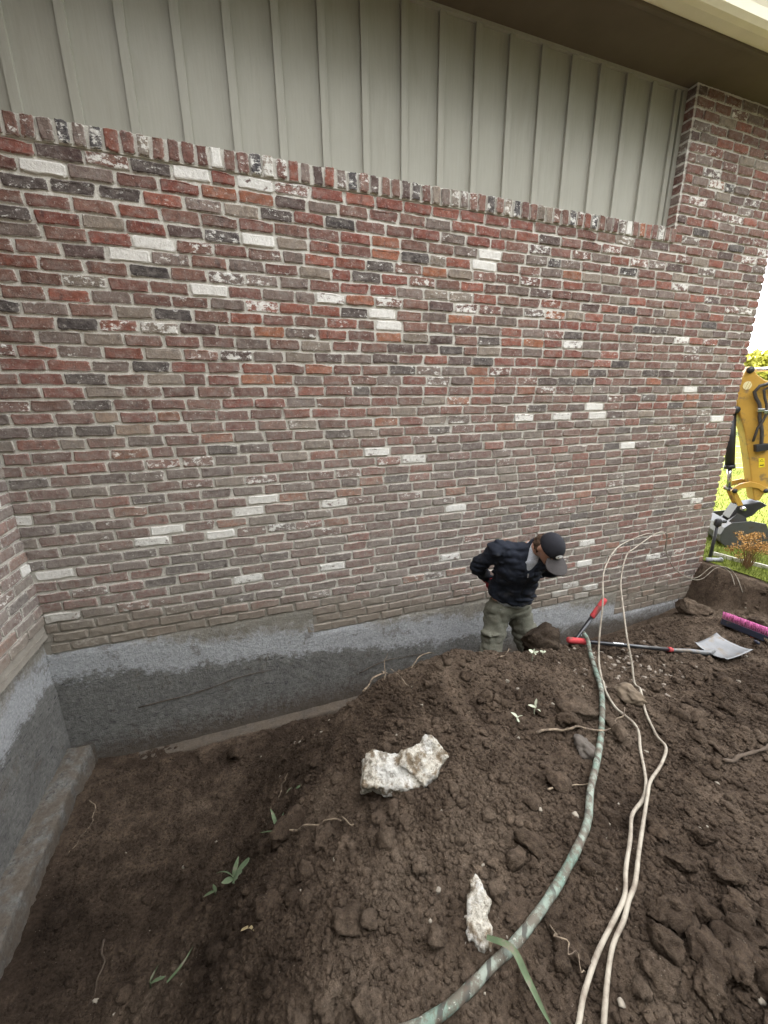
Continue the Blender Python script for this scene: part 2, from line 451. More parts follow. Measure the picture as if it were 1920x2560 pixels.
# brick meshes: worn outlines, shared between bricks
def brick_shape(L, Hh, r):
    def j(a): return float(r.uniform(-a, a))
    h, v = L/2, Hh/2; c = float(r.uniform(.003, .010))
    base = [(-h+c, -v), (-h/3, -v), (h/3, -v), (h-c, -v), (h, -v+c), (h, v-c), (h-c, v), (h/3, v), (-h/3, v), (-h+c, v), (-h, v-c), (-h, -v+c)]
    if r.random() < .35:
        k = int(r.choice([0, 3, 4, 5, 6, 9, 10, 11])); base[k] = (base[k][0]*.93, base[k][1]*.72)
    out = [(x+j(.0050), z+j(.0036)) for x, z in base]
    p = float(r.uniform(.007, .013))
    inn = [(x*(1-.009/h)+j(.0032), z*(1-.0062/v)+j(.0022)) for x, z in out]
    V = [(x, .035, z) for x, z in out]+[(x, -.003-.3*p, z) for x, z in out]+[(x, -p+j(.0022), z) for x, z in inn]
    n = len(out)
    F = [(i, (i+1) % n, (i+1) % n+n, i+n) for i in range(n)]+[(i+n, (i+1) % n+n, (i+1) % n+2*n, i+2*n) for i in range(n)]
    F.append(tuple(range(2*n, 3*n)))
    return V, F
br = np.random.default_rng(21)
EDGE = np.array([1.0]*24+[0.0]*12, np.float32)        # 1 on the rim of a brick, 0 on its face
BL, BH = .198, .0625
STRETCH = [brick_shape(BL, BH, br) for _ in range(22)]
HEAD = [brick_shape(.060, .102, br) for _ in range(12)]
def to_mesh(nm, vf, m):
    me = bpy.data.meshes.new(nm); me.from_pydata(*[vf[0], [], vf[1]]); me.update(); me.materials.append(m)
    a = me.attributes.new('edge', 'FLOAT', 'POINT'); a.data.foreach_set('value', EDGE)
    return me
STRETCH_ME = [to_mesh('brick', s, M['brick']) for s in STRETCH]
HEAD_ME = [to_mesh('cap_brick', s, M['brick']) for s in HEAD]

SPECIAL = {
'w': [(-.97,3.17),(-.65,3.11),(-.22,3.25),(-.64,2.8),(-.32,2.88),(.23,2.95),(1.85,3.03),(1.76,2.95),(-.23,2.64),(1.01,2.57),(1.11,2.49),(-1.31,1.27),(-.67,1.12),(-.36,1.04),(-.15,1.19),(-.03,1.27),(1.6,1.03),(-1.19,.89),(3.55,1.47),(3.14,1.78),(3.03,1.85),(4.83,1.71),(4.39,2.01),(3.35,.25),(2.92,-.06),(3.23,-.15)],
'p': [(.21,3.25),(.68,2.64),(-.79,1.05),(.67,1.19),(-1.21,.59),(-.03,.64),(.45,.65),(2.26,1.79),(2.77,2.41),(1.64,.56),(1.37,1.49),(1.04,1.56),(2.79,1.79),(3.06,.02),(3.37,-.07),(4.36,.17),(3.26,.49),(4.81,.79),(4.73,.87)],
'r': [(-1.08,2.18),(-1.15,2.1),(-1.08,2.02),(-1.28,1.87),(-.66,1.87),(-.09,2.1),(-.21,2.18),(.06,1.94),(-1.33,1.65),(-1.37,1.5),(-1.31,.81),(-1.01,.74),(-1.31,.65),(-1.1,.66),(-.66,.66),(-1.37,.73),(-.53,.43),(1.51,2.02),(.1,1.94),(.96,1.94),(.06,1.8),(.62,1.86),(.73,1.79),(1.21,2.1),(1.19,1.79),(2.55,2.4),(2.79,2.57),(2.96,2.56),(2.74,2.33),(2.88,2.32),(3.17,2.09),(2.93,1.94),(3.9,1.86),(2.07,2.25),(2.3,2.26),(2.53,2.25),(4.98,2.25),(4.96,2.17),(3.61,1.94),(2.45,.87),(3.7,.64),(3.05,.63),(3.89,.49),(3.47,.94),(.65,3.25),(1.1,2.79),(.77,3.03),(.65,2.79),(.77,2.71),(.97,2.72),(1.3,3.11),(1.3,3.26),(-.3,3.18),(-.83,2.95),(-.53,2.88),(-.01,3.25),(-1.02,3.24),(-.41,2.96),(.44,3.1),(1.14,3.27),(1.75,3.27),(2.16,3.26),(1.95,3.25),(1.86,3.18),(1.74,3.1),(1.96,3.11)],
'o': [(-.2,1.72),(.62,2.17),(1.74,2.18),(2.88,2.17),(3.82,2.09),(2.39,2.02),(.98,3.03),(1.1,2.95),(.9,2.64),(-.09,3.17),(.12,3.17)],
't': [(-.86,1.87),(-.75,1.79)],
'k': [(-.95,1.95),(-.57,1.34),(-1.17,1.79),(-.95,1.8),(-1.22,1.5),(-.83,2.1),(-.87,.97),(-.56,.89),(-1.31,.97),(.14,.8),(1.08,2.17),(.85,2.02),(.62,1.72),(1.48,1.71),(2.89,2.48),(3.84,2.56),(3.1,2.17),(3.74,2.17),(2.74,2.09),(2.37,1.86),(1.91,2.41),(3.84,1.93),(2.95,2.09),(4.82,2.01),(3.89,1.71),(3.46,1.64),(2.56,.95),(2.36,.79),(3.81,.4),(4.96,.71),(2.69,1.03),(3.71,.94),(.87,2.79),(.79,2.56),(.98,2.88),(-1.04,3.09),(-.86,3.1),(-.44,3.24),(-1.04,2.95),(.21,3.1),(-.43,3.11)],
}
def brick_colour(r, z):
    """reclaimed brick: base colour and how much old paint is left on it"""
    pal = [((.145, .072, .058), .26), ((.160, .086, .067), .22), ((.150, .112, .096), .16), ((.200, .162, .130), .09), ((.200, .076, .054), .12), ((.090, .060, .054), .09), ((.062, .052, .050), .03), ((.240, .098, .055), .03)]
    k = r.choice(len(pal), p=[p[1] for p in pal]); c = np.array(pal[k][0])*r.uniform(.82, 1.22)
    w = float(r.beta(1.5, 2.6))*.58
    if z > 2.4: w = min(.8, w*1.15)
    return (*c, w)
CLS = {'w': ((.26, .19, .16), .90), 'p': ((.17, .12, .105), .70), 'r': ((.185, .068, .052), .26), 'o': ((.235, .095, .058), .24), 't': ((.27, .19, .135), .3), 'k': ((.078, .062, .057), .38)}

courses = []
ZC0, PITCHZ = 3.253, .0767
for i in range(-15, 49):
    zc = ZC0-i*PITCHZ
    x0 = X0+.004 if zc < 3.30 else 3.815
    off = 0 if i % 2 else -.5
    x = x0+off*.2145+float(br.uniform(-.03, .03))
    if zc >= 3.30: x = x0+(0 if i % 2 == 0 else -.107)
    while x < X1-.03:
        L = float(br.normal(.2005, .0055))
        if br.random() < .03: L *= .62
        a, b = max(x, x0), min(x+L, X1+float(br.uniform(-.006, .004)))
        x = x+L+float(br.uniform(.010, .018))
        if X1-x < .055: b = X1+float(br.uniform(-.006, .004)); x = X1
        if b-a < .03: continue
        if zc-.03 < brick_foot((a+b)/2)-.006 or zc > 4.45-.03: continue
        courses.append([(a+b)/2, zc+float(br.uniform(-.003, .003)), b-a, None])
cx = np.array([(c[0], c[1]) for c in courses])
for cl, pts in SPECIAL.items():
    for (sx, sz) in pts:
        d = np.abs(cx[:, 0]-sx)*.5+np.abs(cx[:, 1]-sz)*2.0
        k = int(np.argmin(d)); c, w = CLS[cl]
        c = np.array(c)*br.uniform(.88, 1.12); courses[k][3] = (*c, w)
for c in courses:
    if c[3] is None: c[3] = brick_colour(br, c[1])
CAMP = np.array([0, -2.95, 1.95])
order = sorted(range(len(courses)), key=lambda k: (courses[k][0])**2+2.95**2+(courses[k][1]-1.95)**2)
NEAR = set(order[:240])
farV, farF, farC = [], [], []; nv = 0
for k, (x, z, L, colr) in enumerate(courses):
    s = int(br.integers(len(STRETCH)))
    sx = L/BL; fl = 1 if br.random() < .5 else -1
    tilt = float(br.normal(0, .006))
    if k in NEAR:
        o = bpy.data.objects.new('brick', STRETCH_ME[s]); COL.objects.link(o)
        o.parent = brick_wall; o.matrix_parent_inverse = Matrix.Identity(4)
        o.location = (x, 0, z); o.scale = (sx, 1, float(br.uniform(.96, 1.04))); o.rotation_euler = (0, tilt, 0); o.color = colr
    else:
        V = np.array(STRETCH[s][0])*np.array([sx, 1, 1]); ct, st = math.cos(tilt), math.sin(tilt)
        V = np.stack([V[:, 0]*ct+V[:, 2]*st+x, V[:, 1], -V[:, 0]*st+V[:, 2]*ct+z], 1)
        farV.append(V); farF += [tuple(i+nv for i in f) for f in STRETCH[s][1]]; nv += len(V); farC += [colr]*len(V)
rest = mesh_obj('brick_field', np.concatenate(farV), farF, M['brick_far'], brick_wall, False, {'brick_colour': np.array(farC), 'edge': np.tile(EDGE, len(farV))})
rest['kind'] = 'stuff'
# row of headers on edge that caps the wall under the siding
x = X0+.02
while x < 3.80:
    w = float(br.uniform(.95, 1.04)); o = bpy.data.objects.new('cap_brick', HEAD_ME[int(br.integers(len(HEAD_ME)))]); COL.objects.link(o)
    o.parent = brick_wall; o.location = (x+.03, -.012, 3.347+float(br.uniform(-.003, .003))); o.scale = (w, 1, float(br.uniform(.97, 1.03))); o.rotation_euler = (0, float(br.normal(0, .015)), 0)
    c = brick_colour(br, 3.0); u = br.random()
    if u < .03: c = (.36, .31, .27, .86)
    elif u < .14: c = (.06, .055, .058, .5)
    else: c = (*c[:3], min(.60, c[3]+.08))
    o.color = c; x += .0755+float(br.uniform(-.002, .002))
cap_bed = MB().box((X0, -.008, 3.292), (3.812, .11, 3.398)).build('cap_mortar', M['mortar'], brick_wall)
# side of the brick pier where it returns to the recessed siding
pier = []
for i in range(-15, 0):
    zc = ZC0-i*PITCHZ
    if zc < 3.38 or zc > 4.42: continue
    o = bpy.data.objects.new('brick', STRETCH_ME[int(br.integers(22))]); COL.objects.link(o); o.parent = brick_wall
    o.location = (3.803, .048, zc); o.rotation_euler = (0, 0, -math.pi/2); o.scale = (.098/BL, 1, 1); o.color = brick_colour(br, 3)
MB().box((3.801, .001, 3.399), (3.83, .12, 4.47)).build('pier_mortar', M['mortar'], brick_wall)

# recessed board-and-batten siding
siding = H(MB().box((-1.6, .10, 3.30), (3.80, .13, 4.47)).build('siding', M['siding']))
xb = -1.275
while xb < 3.75:
    b = MB().box((0, 0, 3.394), (.048, .022, 4.432)).build('batten', M['siding'], siding, bevel=.002)
    b.location = (xb, .079, 0); xb += .2752
b = MB().box((3.748, .077, 3.394), (3.797, .101, 4.432)).build('batten', M['siding'], siding, bevel=.002)
H(MB().box((-1.6, .074, 4.433), (3.80, .101, 4.468)).build('trim_board', M['siding']))
# eave: soffit, fascia, gutter
H(MB().box((-1.9, -.325, 4.452), (5.50, .3, 4.47)).build('soffit', M['soffit']))
H(MB().box((-1.9, -.358, 4.432), (5.52, -.327, 4.60)).build('fascia', M['soffit'], bevel=.004))  # dark brown on the fascia paints in the shadow gap beside the gutter
gp = [(-.360, 4.452), (-.44, 4.447), (-.475, 4.455), (-.50, 4.48), (-.51, 4.53), (-.53, 4.575), (-.522, 4.582), (-.360, 4.582)]
gut = MB().prism([(a, b) for a, b in gp], -1.9, 5.52, lambda u, v, d: (d, u, v)).build('gutter', M['fascia'])
H(gut)
# roof and the unseen walls that carry it
rm = MB()
rm.prism([(-.54, 4.60), (4.1, 6.55), (8.9, 4.645), (8.9, 4.75), (4.1, 6.68), (-.54, 4.70)][::-1], -9, 5.52, lambda u, v, d: (d, u, v))
H(rm.build('roof', M['roof']))
def course_mat():
    t = NT('brickwork_coursed'); n = t.n.new('ShaderNodeTexBrick')
    cx_ = t.n.new('ShaderNodeCombineXYZ'); s = t.sep(t.pos()); t.l.new(t.math('ADD', s[0], s[1]), cx_.inputs[0]); t.l.new(s[2], cx_.inputs[1]); t.l.new(cx_.outputs[0], n.inputs['Vector'])
    n.inputs['Color1'].default_value = (.15, .066, .052, 1); n.inputs['Color2'].default_value = (.12, .085, .075, 1); n.inputs['Mortar'].default_value = (.36, .34, .31, 1)
    n.inputs['Scale'].default_value = 1; n.inputs['Brick Width'].default_value = .2145; n.inputs['Row Height'].default_value = .0767; n.inputs['Mortar Size'].default_value = .008
    return t.done(n.outputs['Color'], .9, .15)
M['coursed'] = course_mat()
wm_ = MB(); wm_.box((5.02, .012, -.7), (5.142, 8.0, 4.46)); wm_.box((-9, 7.9, -.5), (5.14, 8.0, 4.46)); wm_.box((-9, .14, -1.0), (5.0, .2, 4.46))
wm_.prism([(0.02, 4.47), (8.2, 4.47), (4.1, 6.5)], 5.05, 5.13, lambda u, v, d: (d, u, v))
H(wm_.build('gable_wall', M['coursed']))

# concrete foundation under the long wall, stepping down to the right
cV, cF, nv = [], [], 0
for k, (a, b, zt) in enumerate(STEPS):
    us = np.linspace(a if k else -1.45, b, max(3, int((b-a)/.02))); vs = np.linspace(-1.15, zt, int((zt+1.15)/.02))
    U, Vv = np.meshgrid(us, vs, indexing='ij')
    rough = .006*fbm2(U*7, Vv*7, 4, 31)+.004*fbm2(U*40, Vv*40, 3, 33)
    lip = smooth(zt-.03, zt, Vv)*.010
    P = np.stack([U, -.010+rough+lip, Vv+np.where(Vv > zt-.012, .006*noise2(U*30, U*0, 4), 0)], -1).reshape(-1, 3)
    nu, nn = len(us), len(vs); i = np.arange((nu-1)*(nn-1)); q = (i//(nn-1))*nn+i % (nn-1)
    cF.append(np.stack([q, q+nn, q+nn+1, q+1], 1)+nv); cV.append(P); nv += len(P)
found = H(mesh_obj('foundation_wall', np.concatenate(cV), np.concatenate(cF), M['concrete'], None, True))
tag(found, 'stained grey concrete foundation wall below the bricks')
def foot_fn(U, V):       # profile of a poured ledge: V 0..1 runs out along the top, then down
    t = np.clip(V*2, 0, 1); d = np.clip(V*2-1, 0, 1)
    y = .02-.115*t-.03*d+.010*fbm2(U*9, V*5, 3, 41); z = -.672-.01*t-.40*d+.006*fbm2(U*14, V*7, 3, 42)
    return np.stack([U, y, z], -1)
footA = grid_sheet('footing', np.arange(-1.3, 2.6, .02), np.linspace(0, 1, 24), foot_fn, M['footing']); footA.parent = found

# the short return wall on the left
XW = -1.415
def ret_fn(U, V): return np.stack([XW-.004-.0042*fbm2(U*42, V*42, 3, 13), U, V], -1)
ret = H(grid_sheet('return_wall', np.arange(-3.2, .012, .016), np.arange(.43, 3.0, .016), ret_fn, M['mortar']))
tag(ret, 'short return wall of reclaimed brick')
cnt, FAR_RET = 0, []
for i in range(4, 37):
    zc = ZC0-i*PITCHZ
    y = -.008-(0 if i % 2 else .107)
    if i % 2 == 0:
        ys = [(-.008-.098, .098)]
    else: ys = []
    while y > -3.1:
        L = float(br.normal(.2, .006)); ys.append((y-L, L)); y -= L+float(br.uniform(.011, .018))
    if zc-.03 < .47: continue
    for (yy, L) in ys:
        if yy < -1.7 and zc < 9: continue
        o = bpy.data.objects.new('brick', STRETCH_ME[int(br.integers(22))])
        colr = brick_colour(br, zc)
        if br.random() < .12: colr = (.34, .29, .25, .93)
        if zc > 1.75 or yy < -1.15:
            FAR_RET.append((yy+L/2, zc, L, colr)); continue
        COL.objects.link(o); o.parent = ret; cnt += 1
        o.location = (XW, yy+L/2, zc); o.rotation_euler = (0, 0, math.pi/2); o.scale = (L/BL, 1, 1); o.color = colr
fv, ff, fc, nv = [], [], [], 0
for (yc, zc, L, colr) in FAR_RET:
    s = int(br.integers(22)); V = np.array(STRETCH[s][0])*np.array([L/BL, 1, 1])
    V = np.stack([XW-V[:, 1], V[:, 0]+yc, V[:, 2]+zc], 1); fv.append(V); ff += [tuple(i+nv for i in f) for f in STRETCH[s][1]]; nv += len(V); fc += [colr]*len(V)
o = mesh_obj('brick_field', np.concatenate(fv), ff, M['brick_far'], ret, False, {'brick_colour': np.array(fc), 'edge': np.tile(EDGE, len(fv))}); o['kind'] = 'stuff'
def retc_fn(U, V):
    x = XW-.035+.008*fbm2(U*7, V*7, 4, 51)+.004*fbm2(U*40, V*40, 3, 53)
    return np.stack([x, U, V], -1)
foundB = H(grid_sheet('foundation_wall', np.arange(-3.3, .03, .02), np.arange(-1.1, .481, .02), retc_fn, M['concrete']))
def retl_fn(U, V): return np.stack([XW-.05+V*.052, U, np.full_like(U, .478)+.004*noise2(U*30, V*3, 2)], -1)
grid_sheet('ledge', np.arange(-3.3, .03, .02), np.linspace(0, 1, 4), retl_fn, M['mortar']).parent = foundB
def footB_fn(U, V):
    t = np.clip(V*2, 0, 1); d = np.clip(V*2-1, 0, 1)
    x = -1.48+.165*t+.03*d+(.022*fbm2(U*7, V*4, 4, 61)+.008*noise2(U*40, V*30, 65))*t; z = -.435-.016*t*t-.55*d+.012*fbm2(U*11, V*6, 3, 62)+.007*fbm2(U*40, V*14, 3, 64)
    return np.stack([x, U, z], -1)
footB = grid_sheet('footing', np.arange(-3.3, -.055, .016), np.linspace(0, 1, 36), footB_fn, M['footing']); footB.parent = foundB
def cap_fn(U, V):
    return np.stack([-1.48+.19*U+.01*noise2(U*5, V*5, 2), -.062+.01*fbm2(U*6, V*6, 3, 8), -.44-.5*V+0*U], -1)
grid_sheet('footing_end', np.linspace(0, 1, 12), np.linspace(0, 1, 24), cap_fn, M['footing']).parent = foundB
wing = MB(); wing.box((-9, -4.6, -1.0), (-1.50, .1, 4.46)); wing.box((-9.2, -5.1, 4.47), (-.92, -.54, 4.62))  # eave slab above is out of view, widened to darken the trench
H(wing.build('wing_wall', M['coursed']))

# ------------------------------------------------------------------ the dug ground
# (x, y, z) control points of the dug ground, metres, lawn level = 0
CTRL=np.array([
 # trench floor along the long wall
 (-1.6,.15,-.66),(-1.0,0,-.675),(-.4,0,-.685),(.2,0,-.70),(-1.0,-.12,-.685),(-.4,-.12,-.69),(.2,-.12,-.69),(-1.29,-.35,-.57),(-1.29,-.8,-.56),(-1.29,-1.3,-.56),(-1.29,-1.8,-.58),(.8,.0,-.78),(1.4,.0,-.78),(2.0,0,-.78),(2.7,0,-.78),(3.3,0,-.74),(3.9,0,-.70),(4.4,0,-.66),(4.8,0,-.60),(5.15,0,-.5),
 (-1.6,-.4,-.56),(-1.0,-.4,-.70),(-.4,-.35,-.72),(.2,-.35,-.70),(.8,-.4,-.70),(1.4,-.45,-.72),(2.0,-.45,-.72),(2.7,-.4,-.66),(3.3,-.3,-.62),(3.9,-.3,-.58),
 # trench along the short wall
 (-1.6,-.8,-.56),(-1.0,-.8,-.70),(-.55,-.75,-.70),(-1.6,-1.3,-.56),(-1.1,-1.3,-.72),(-.65,-1.2,-.72),(-1.6,-1.8,-.58),(-1.1,-1.8,-.74),(-1.5,-2.5,-.72),(-1.1,-2.5,-.72),(-1.2,-3.3,-.6),
 # slope foot -> slope
 (-.2,-.68,-.64),(-.28,-1.12,-.58),(-.48,-1.4,-.58),(-.66,-1.7,-.52),(-.72,-2.1,-.45),(-.7,-2.6,-.3),
 (0.0,-.8,-.40),(0.0,-1.1,-.28),(-.15,-1.45,-.22),(-.33,-1.8,-.12),(-.38,-2.15,-.02),(-.35,-2.6,.1),
 # mound crest along the long trench
 (.10,-.78,-.24),(.24,-.80,-.13),(.48,-.85,.07),(.68,-.92,.22),(1.0,-.98,.36),(1.18,-1.0,.375),(1.46,-.96,.25),(1.93,-.9,.20),(2.15,-.9,.12),
 (2.6,-.75,-.06),(3.1,-.65,-.17),(3.6,-.55,-.27),(4.1,-.45,-.38),(4.5,-.35,-.42),
 (.35,-.62,-.38),(.8,-.68,-.12),(1.2,-.68,-.15),(1.6,-.68,-.25),(2.1,-.66,-.3),
 # mound body
 (.35,-1.42,.12),(.72,-1.5,.30),(1.1,-1.5,.33),(1.5,-1.45,.26),(1.9,-1.4,.18),(2.4,-1.3,.08),(3.0,-1.2,-.02),(3.6,-1.1,-.12),(4.2,-1.0,-.2),(4.8,-.9,-.28),
 (.1,-1.85,.2),(.5,-1.95,.36),(1.0,-2.0,.36),(1.5,-2.0,.26),(2.0,-2.1,.2),(2.7,-2.0,.12),(3.5,-1.9,.02),(4.4,-1.8,-.08),
 (.15,-2.35,.36),(.7,-2.5,.42),(1.3,-2.6,.36),(2.0,-2.7,.28),(3,-2.8,.16),(4.2,-2.8,0),
 (0,-3.3,.42),(1,-3.4,.42),(2.5,-3.6,.25),(4.3,-3.6,0.05),(0,-5,.2),(2,-5,.2),(4.2,-5,0),(-1.5,-5,0),
 # foot of the cut bank
 (4.95,-.2,-.5),(4.95,-.5,-.42),(5.0,-1.3,-.3),(5.0,-2.2,-.2),(5.0,-3.2,-.1),
])
def rbf_fit(P):
    d=np.sqrt(((P[:,None,:2]-P[None,:,:2])**2).sum(-1)); n=len(P)
    A=np.zeros((n+3,n+3)); A[:n,:n]=d-0.02*np.eye(n); A[:n,n]=1; A[:n,n+1:]=P[:,:2]; A[n,:n]=1; A[n+1:,:n]=P[:,:2].T
    return np.linalg.solve(A,np.concatenate([P[:,2],[0,0,0]]))
WT=rbf_fit(CTRL)
def base_h(x,y):
    x=np.asarray(x,float); y=np.asarray(y,float); out=WT[-3]+WT[-2]*x+WT[-1]*y
    for (px,py,_),w in zip(CTRL,WT): out=out+w*np.sqrt((x-px)**2+(y-py)**2+.0016)
    return out
def ground_h(x, y, fine=True):
    x = np.asarray(x, float); y = np.asarray(y, float)
    h = base_h(x, y)
    floor = smooth(-.42, -.62, h)                       # trampled trench floor is smoother
    rough = 1-.68*floor
    h = h+rough*(.050*fbm2(x*2.6, y*2.6, 3, 71)+.028*fbm2(x*8, y*8, 3, 73))
    if fine:
        m = smooth(-.15, .35, fbm2(x*1.4, y*1.4, 3, 75))
        big = lumps(x, y, .115, 81)*smooth(.0, .5, fbm2(x*2.1+3, y*2.1, 2, 79))
        mid = lumps(x+.02*noise2(x*30, y*30, 4), y, .055, 83)*(.35+.65*m)
        sml = lumps(x, y, .026, 85)
        comp = smooth(.02, .30, fbm2(x*1.1+5, y*1.1-2, 3, 89))          # trodden, compacted patches
        loose = rough*(1-.75*comp)
        h = h+loose*(.62*big+.55*mid+.65*sml)+rough*comp*.25*sml+floor*(.42*sml+.30*mid+.012*fbm2(x*9, y*9, 3, 99))
        h = h+(.35+.65*rough)*(.010*fbm2(x*34, y*34, 3, 77)+.005*noise2(x*95, y*95, 78))+rough*.016*np.abs(fbm2(x*6+1, y*6, 3, 87))
    ed = 5.10+.07*fbm2(x*0+y*3.1, y*3.1+2, 3, 91)+.030*fbm2(x*22, y*16, 3, 92)
    tb = smooth(ed-.17, ed+.05, x)
    h = np.where(x > 4.7, h*(1-tb)+(-.012+.02*noise2(x*12, y*12, 5))*tb+(tb*(1-tb)*4)*(.05*fbm2(x*9, y*9, 3, 96)+.04*np.abs(fbm2(x*23, y*23, 2, 97))), h)
    return h
GX = np.concatenate([np.arange(-1.62, 2.6, .0105), np.arange(2.6, 5.32, .0135)])
GY = np.concatenate([np.arange(-3.4, -2.75, .03), np.arange(-2.75, -.9, .0095), np.arange(-.9, .17, .0125)])
GU, GV = np.meshgrid(GX, GY, indexing='ij')
GH = ground_h(GU, GV)
def ground_sheet():
    P = np.stack([GU, GV, GH], -1).reshape(-1, 3); nu, nn = GU.shape
    i = np.arange((nu-1)*(nn-1)); q = (i//(nn-1))*nn+i % (nn-1)
    return mesh_obj('soil', P, np.stack([q, q+nn, q+nn+1, q+1], 1), M['soil'], None, True)
soil = tag(ground_sheet(), 'loose dark brown earth dug out along the wall', kind='structure')
# coarser earth behind the photographer, carried far back unseen to cut bounce light
bx, by = np.concatenate([np.arange(-9, -1.7, .4), np.arange(-1.62, 5.33, .09), np.arange(5.5, 40, .8)]), np.concatenate([np.arange(-40, -7, .8), np.arange(-7, -3.36, .09)])
def back_fn(U, V):
    near = smooth(-7, -4.5, V)*smooth(-1.9, -1.5, U)*smooth(5.6, 5.2, U)
    g = ground_h(np.clip(U, -1.6, 5.1), np.clip(V, -7, 0), False)
    return np.stack([U, V, g*near+(.02+.03*fbm2(U*.7, V*.7, 3, 95))*(1-near)-.01*smooth(-3.5, -3.39, V)], -1)
tag(grid_sheet('yard', bx, by, back_fn, M['soil']), 'bare earth behind the spoil heap, extended out of view to cut bounce light', kind='structure')
def gz(x, y):
    """height of the built ground under a point"""
    i = np.clip(np.searchsorted(GX, x)-1, 0, len(GX)-2); j = np.clip(np.searchsorted(GY, y)-1, 0, len(GY)-2)
    fx = np.clip((x-GX[i])/(GX[i+1]-GX[i]), 0, 1); fy = np.clip((y-GY[j])/(GY[j+1]-GY[j]), 0, 1)
    return (GH[i, j]*(1-fx)+GH[i+1, j]*fx)*(1-fy)+(GH[i, j+1]*(1-fx)+GH[i+1, j+1]*fx)*fy
# ------------------------------------------------------------------ clods, stones
def ico(sub):
    bm = bmesh.new(); bmesh.ops.create_icosphere(bm, subdivisions=sub, radius=1)
    bm.verts.ensure_lookup_table()
    V = np.array([v.co[:] for v in bm.verts]); F = np.array([[v.index for v in f.verts] for f in bm.faces]); bm.free(); return V, F
ICO = {k: ico(k) for k in (1, 2, 3, 4)}
def rock_variants(sub, n, seed, rough=.28, flat=.7):
    out = []; r = np.random.default_rng(seed); V, F = ICO[sub]
    for i in range(n):
        d = 1+rough*1.4*noise3(V[:, 0]*1.3+i*9, V[:, 1]*1.3, V[:, 2]*1.3, i)+rough*.8*noise3(V[:, 0]*3.1+i*5, V[:, 1]*3.1, V[:, 2]*3.1, i+50)
        W_ = V*d[:, None]
        for _ in range(5):                               # knock flats into it
            nrm = r.normal(size=3); nrm /= np.linalg.norm(nrm); c = r.uniform(.55, .85)
            ex = np.maximum(0, W_@nrm-c); W_ = W_-ex[:, None]*nrm*.8
        if sub >= 3:
            f = rough*.42*noise3(W_[:, 0]*6+i*5, W_[:, 1]*6, W_[:, 2]*6, i+90)+rough*.30*noise3(W_[:, 0]*13+i*5, W_[:, 1]*13, W_[:, 2]*13, i+95)
            W_ = W_*(1+f)[:, None]
        W_ = W_*np.array([r.uniform(.85, 1.25), r.uniform(.8, 1.1), flat*r.uniform(.8, 1.15)]); out.append(W_)
    return out
def scatter(name, pts, sizes, sub, m, seed, sink=.25, label=None, rough=.28):
    r = np.random.default_rng(seed); var = rock_variants(sub, 16, seed, rough); F = ICO[sub][1]
    Vs, Fs = [], []; nv = len(var[0])
    for k, ((x, y), s) in enumerate(zip(pts, sizes)):
        a = r.uniform(0, 6.283); ca, sa = math.cos(a), math.sin(a); V = var[int(r.integers(16))]*s
        tl = r.normal(0, .4); ct, st = math.cos(tl), math.sin(tl)
        V = np.stack([V[:, 0], V[:, 1]*ct-V[:, 2]*st, V[:, 1]*st+V[:, 2]*ct], 1)
        V = np.stack([V[:, 0]*ca-V[:, 1]*sa+x, V[:, 0]*sa+V[:, 1]*ca+y, V[:, 2]+float(gz(x, y))+s*(.7-sink*2)*.5], 1)
        Vs.append(V); Fs.append(F+k*nv)
    o = mesh_obj(name, np.concatenate(Vs), np.concatenate(Fs), m, None, False)
    return tag(o, label, None, None, 'stuff')
cr = np.random.default_rng(5)
def spots(n, xr, yr, dens):
    P = []
    while len(P) < n:
        x = cr.uniform(*xr, 4000); y = cr.uniform(*yr, 4000)
        k = cr.random(4000) < dens(x, y)
        P += list(zip(x[k], y[k]))
    return P[:n]
def d_all(x, y):
    h = base_h(x, y); f = smooth(-.40, -.60, h)
    m = smooth(-.25, .4, fbm2(x*1.7, y*1.7, 3, 101))
    return (1-.40*f)*(.30+.70*m)*np.exp(-np.maximum(0, np.hypot(x, y+2.95)-1.2)*.22)
def d_heap(x, y):
    h = base_h(x, y); f = smooth(-.30, -.55, h)
    right = smooth(.9, 1.5, x)*smooth(-1.6, -2.0, y)
    return off_lines(x, y, .06)*np.clip((1-.93*f)*(.16*smooth(-.1, .5, fbm2(x*2, y*2, 2, 107))+.9*right*smooth(-.3, .3, fbm2(x*2.2, y*2.2, 2, 109))), 0, 1)
XR, YR = (-1.25, 5.12), (-2.75, -.12)
LINES = np.array([(2.16, -1.14), (2.02, -1.32), (1.872, -1.501), (1.712, -1.652), (1.552, -1.788), (1.372, -1.924), (1.214, -2.035), (1.095, -2.134), (.986, -2.196), (.87, -2.25), (.776, -2.29), (.684, -2.323), (.586, -2.352), (.507, -2.365), (.431, -2.38), (.347, -2.391), (.25, -2.387),
 (1.948, -1.451), (1.834, -1.639), (1.807, -1.776), (1.702, -1.895), (1.61, -1.972), (1.525, -2.047), (1.423, -2.111), (1.317, -2.156), (1.211, -2.228), (1.073, -2.316), (.997, -2.373), (.917, -2.407), (.799, -2.454), (.71, -2.499), (.631, -2.538), (2.107, -1.572), (1.954, -1.737), (1.86, -1.852), (1.819, -1.93)])   # under the pipe and cables
def off_lines(x, y, r):
    d = np.full(np.shape(x), 9.0)
    for a, b in zip(LINES[:-1], LINES[1:]):
        ab = b-a; L = ab@ab
        if L > .09: continue
        t = np.clip(((x-a[0])*ab[0]+(y-a[1])*ab[1])/L, 0, 1); d = np.minimum(d, np.hypot(x-a[0]-t*ab[0], y-a[1]-t*ab[1]))
    return d > r
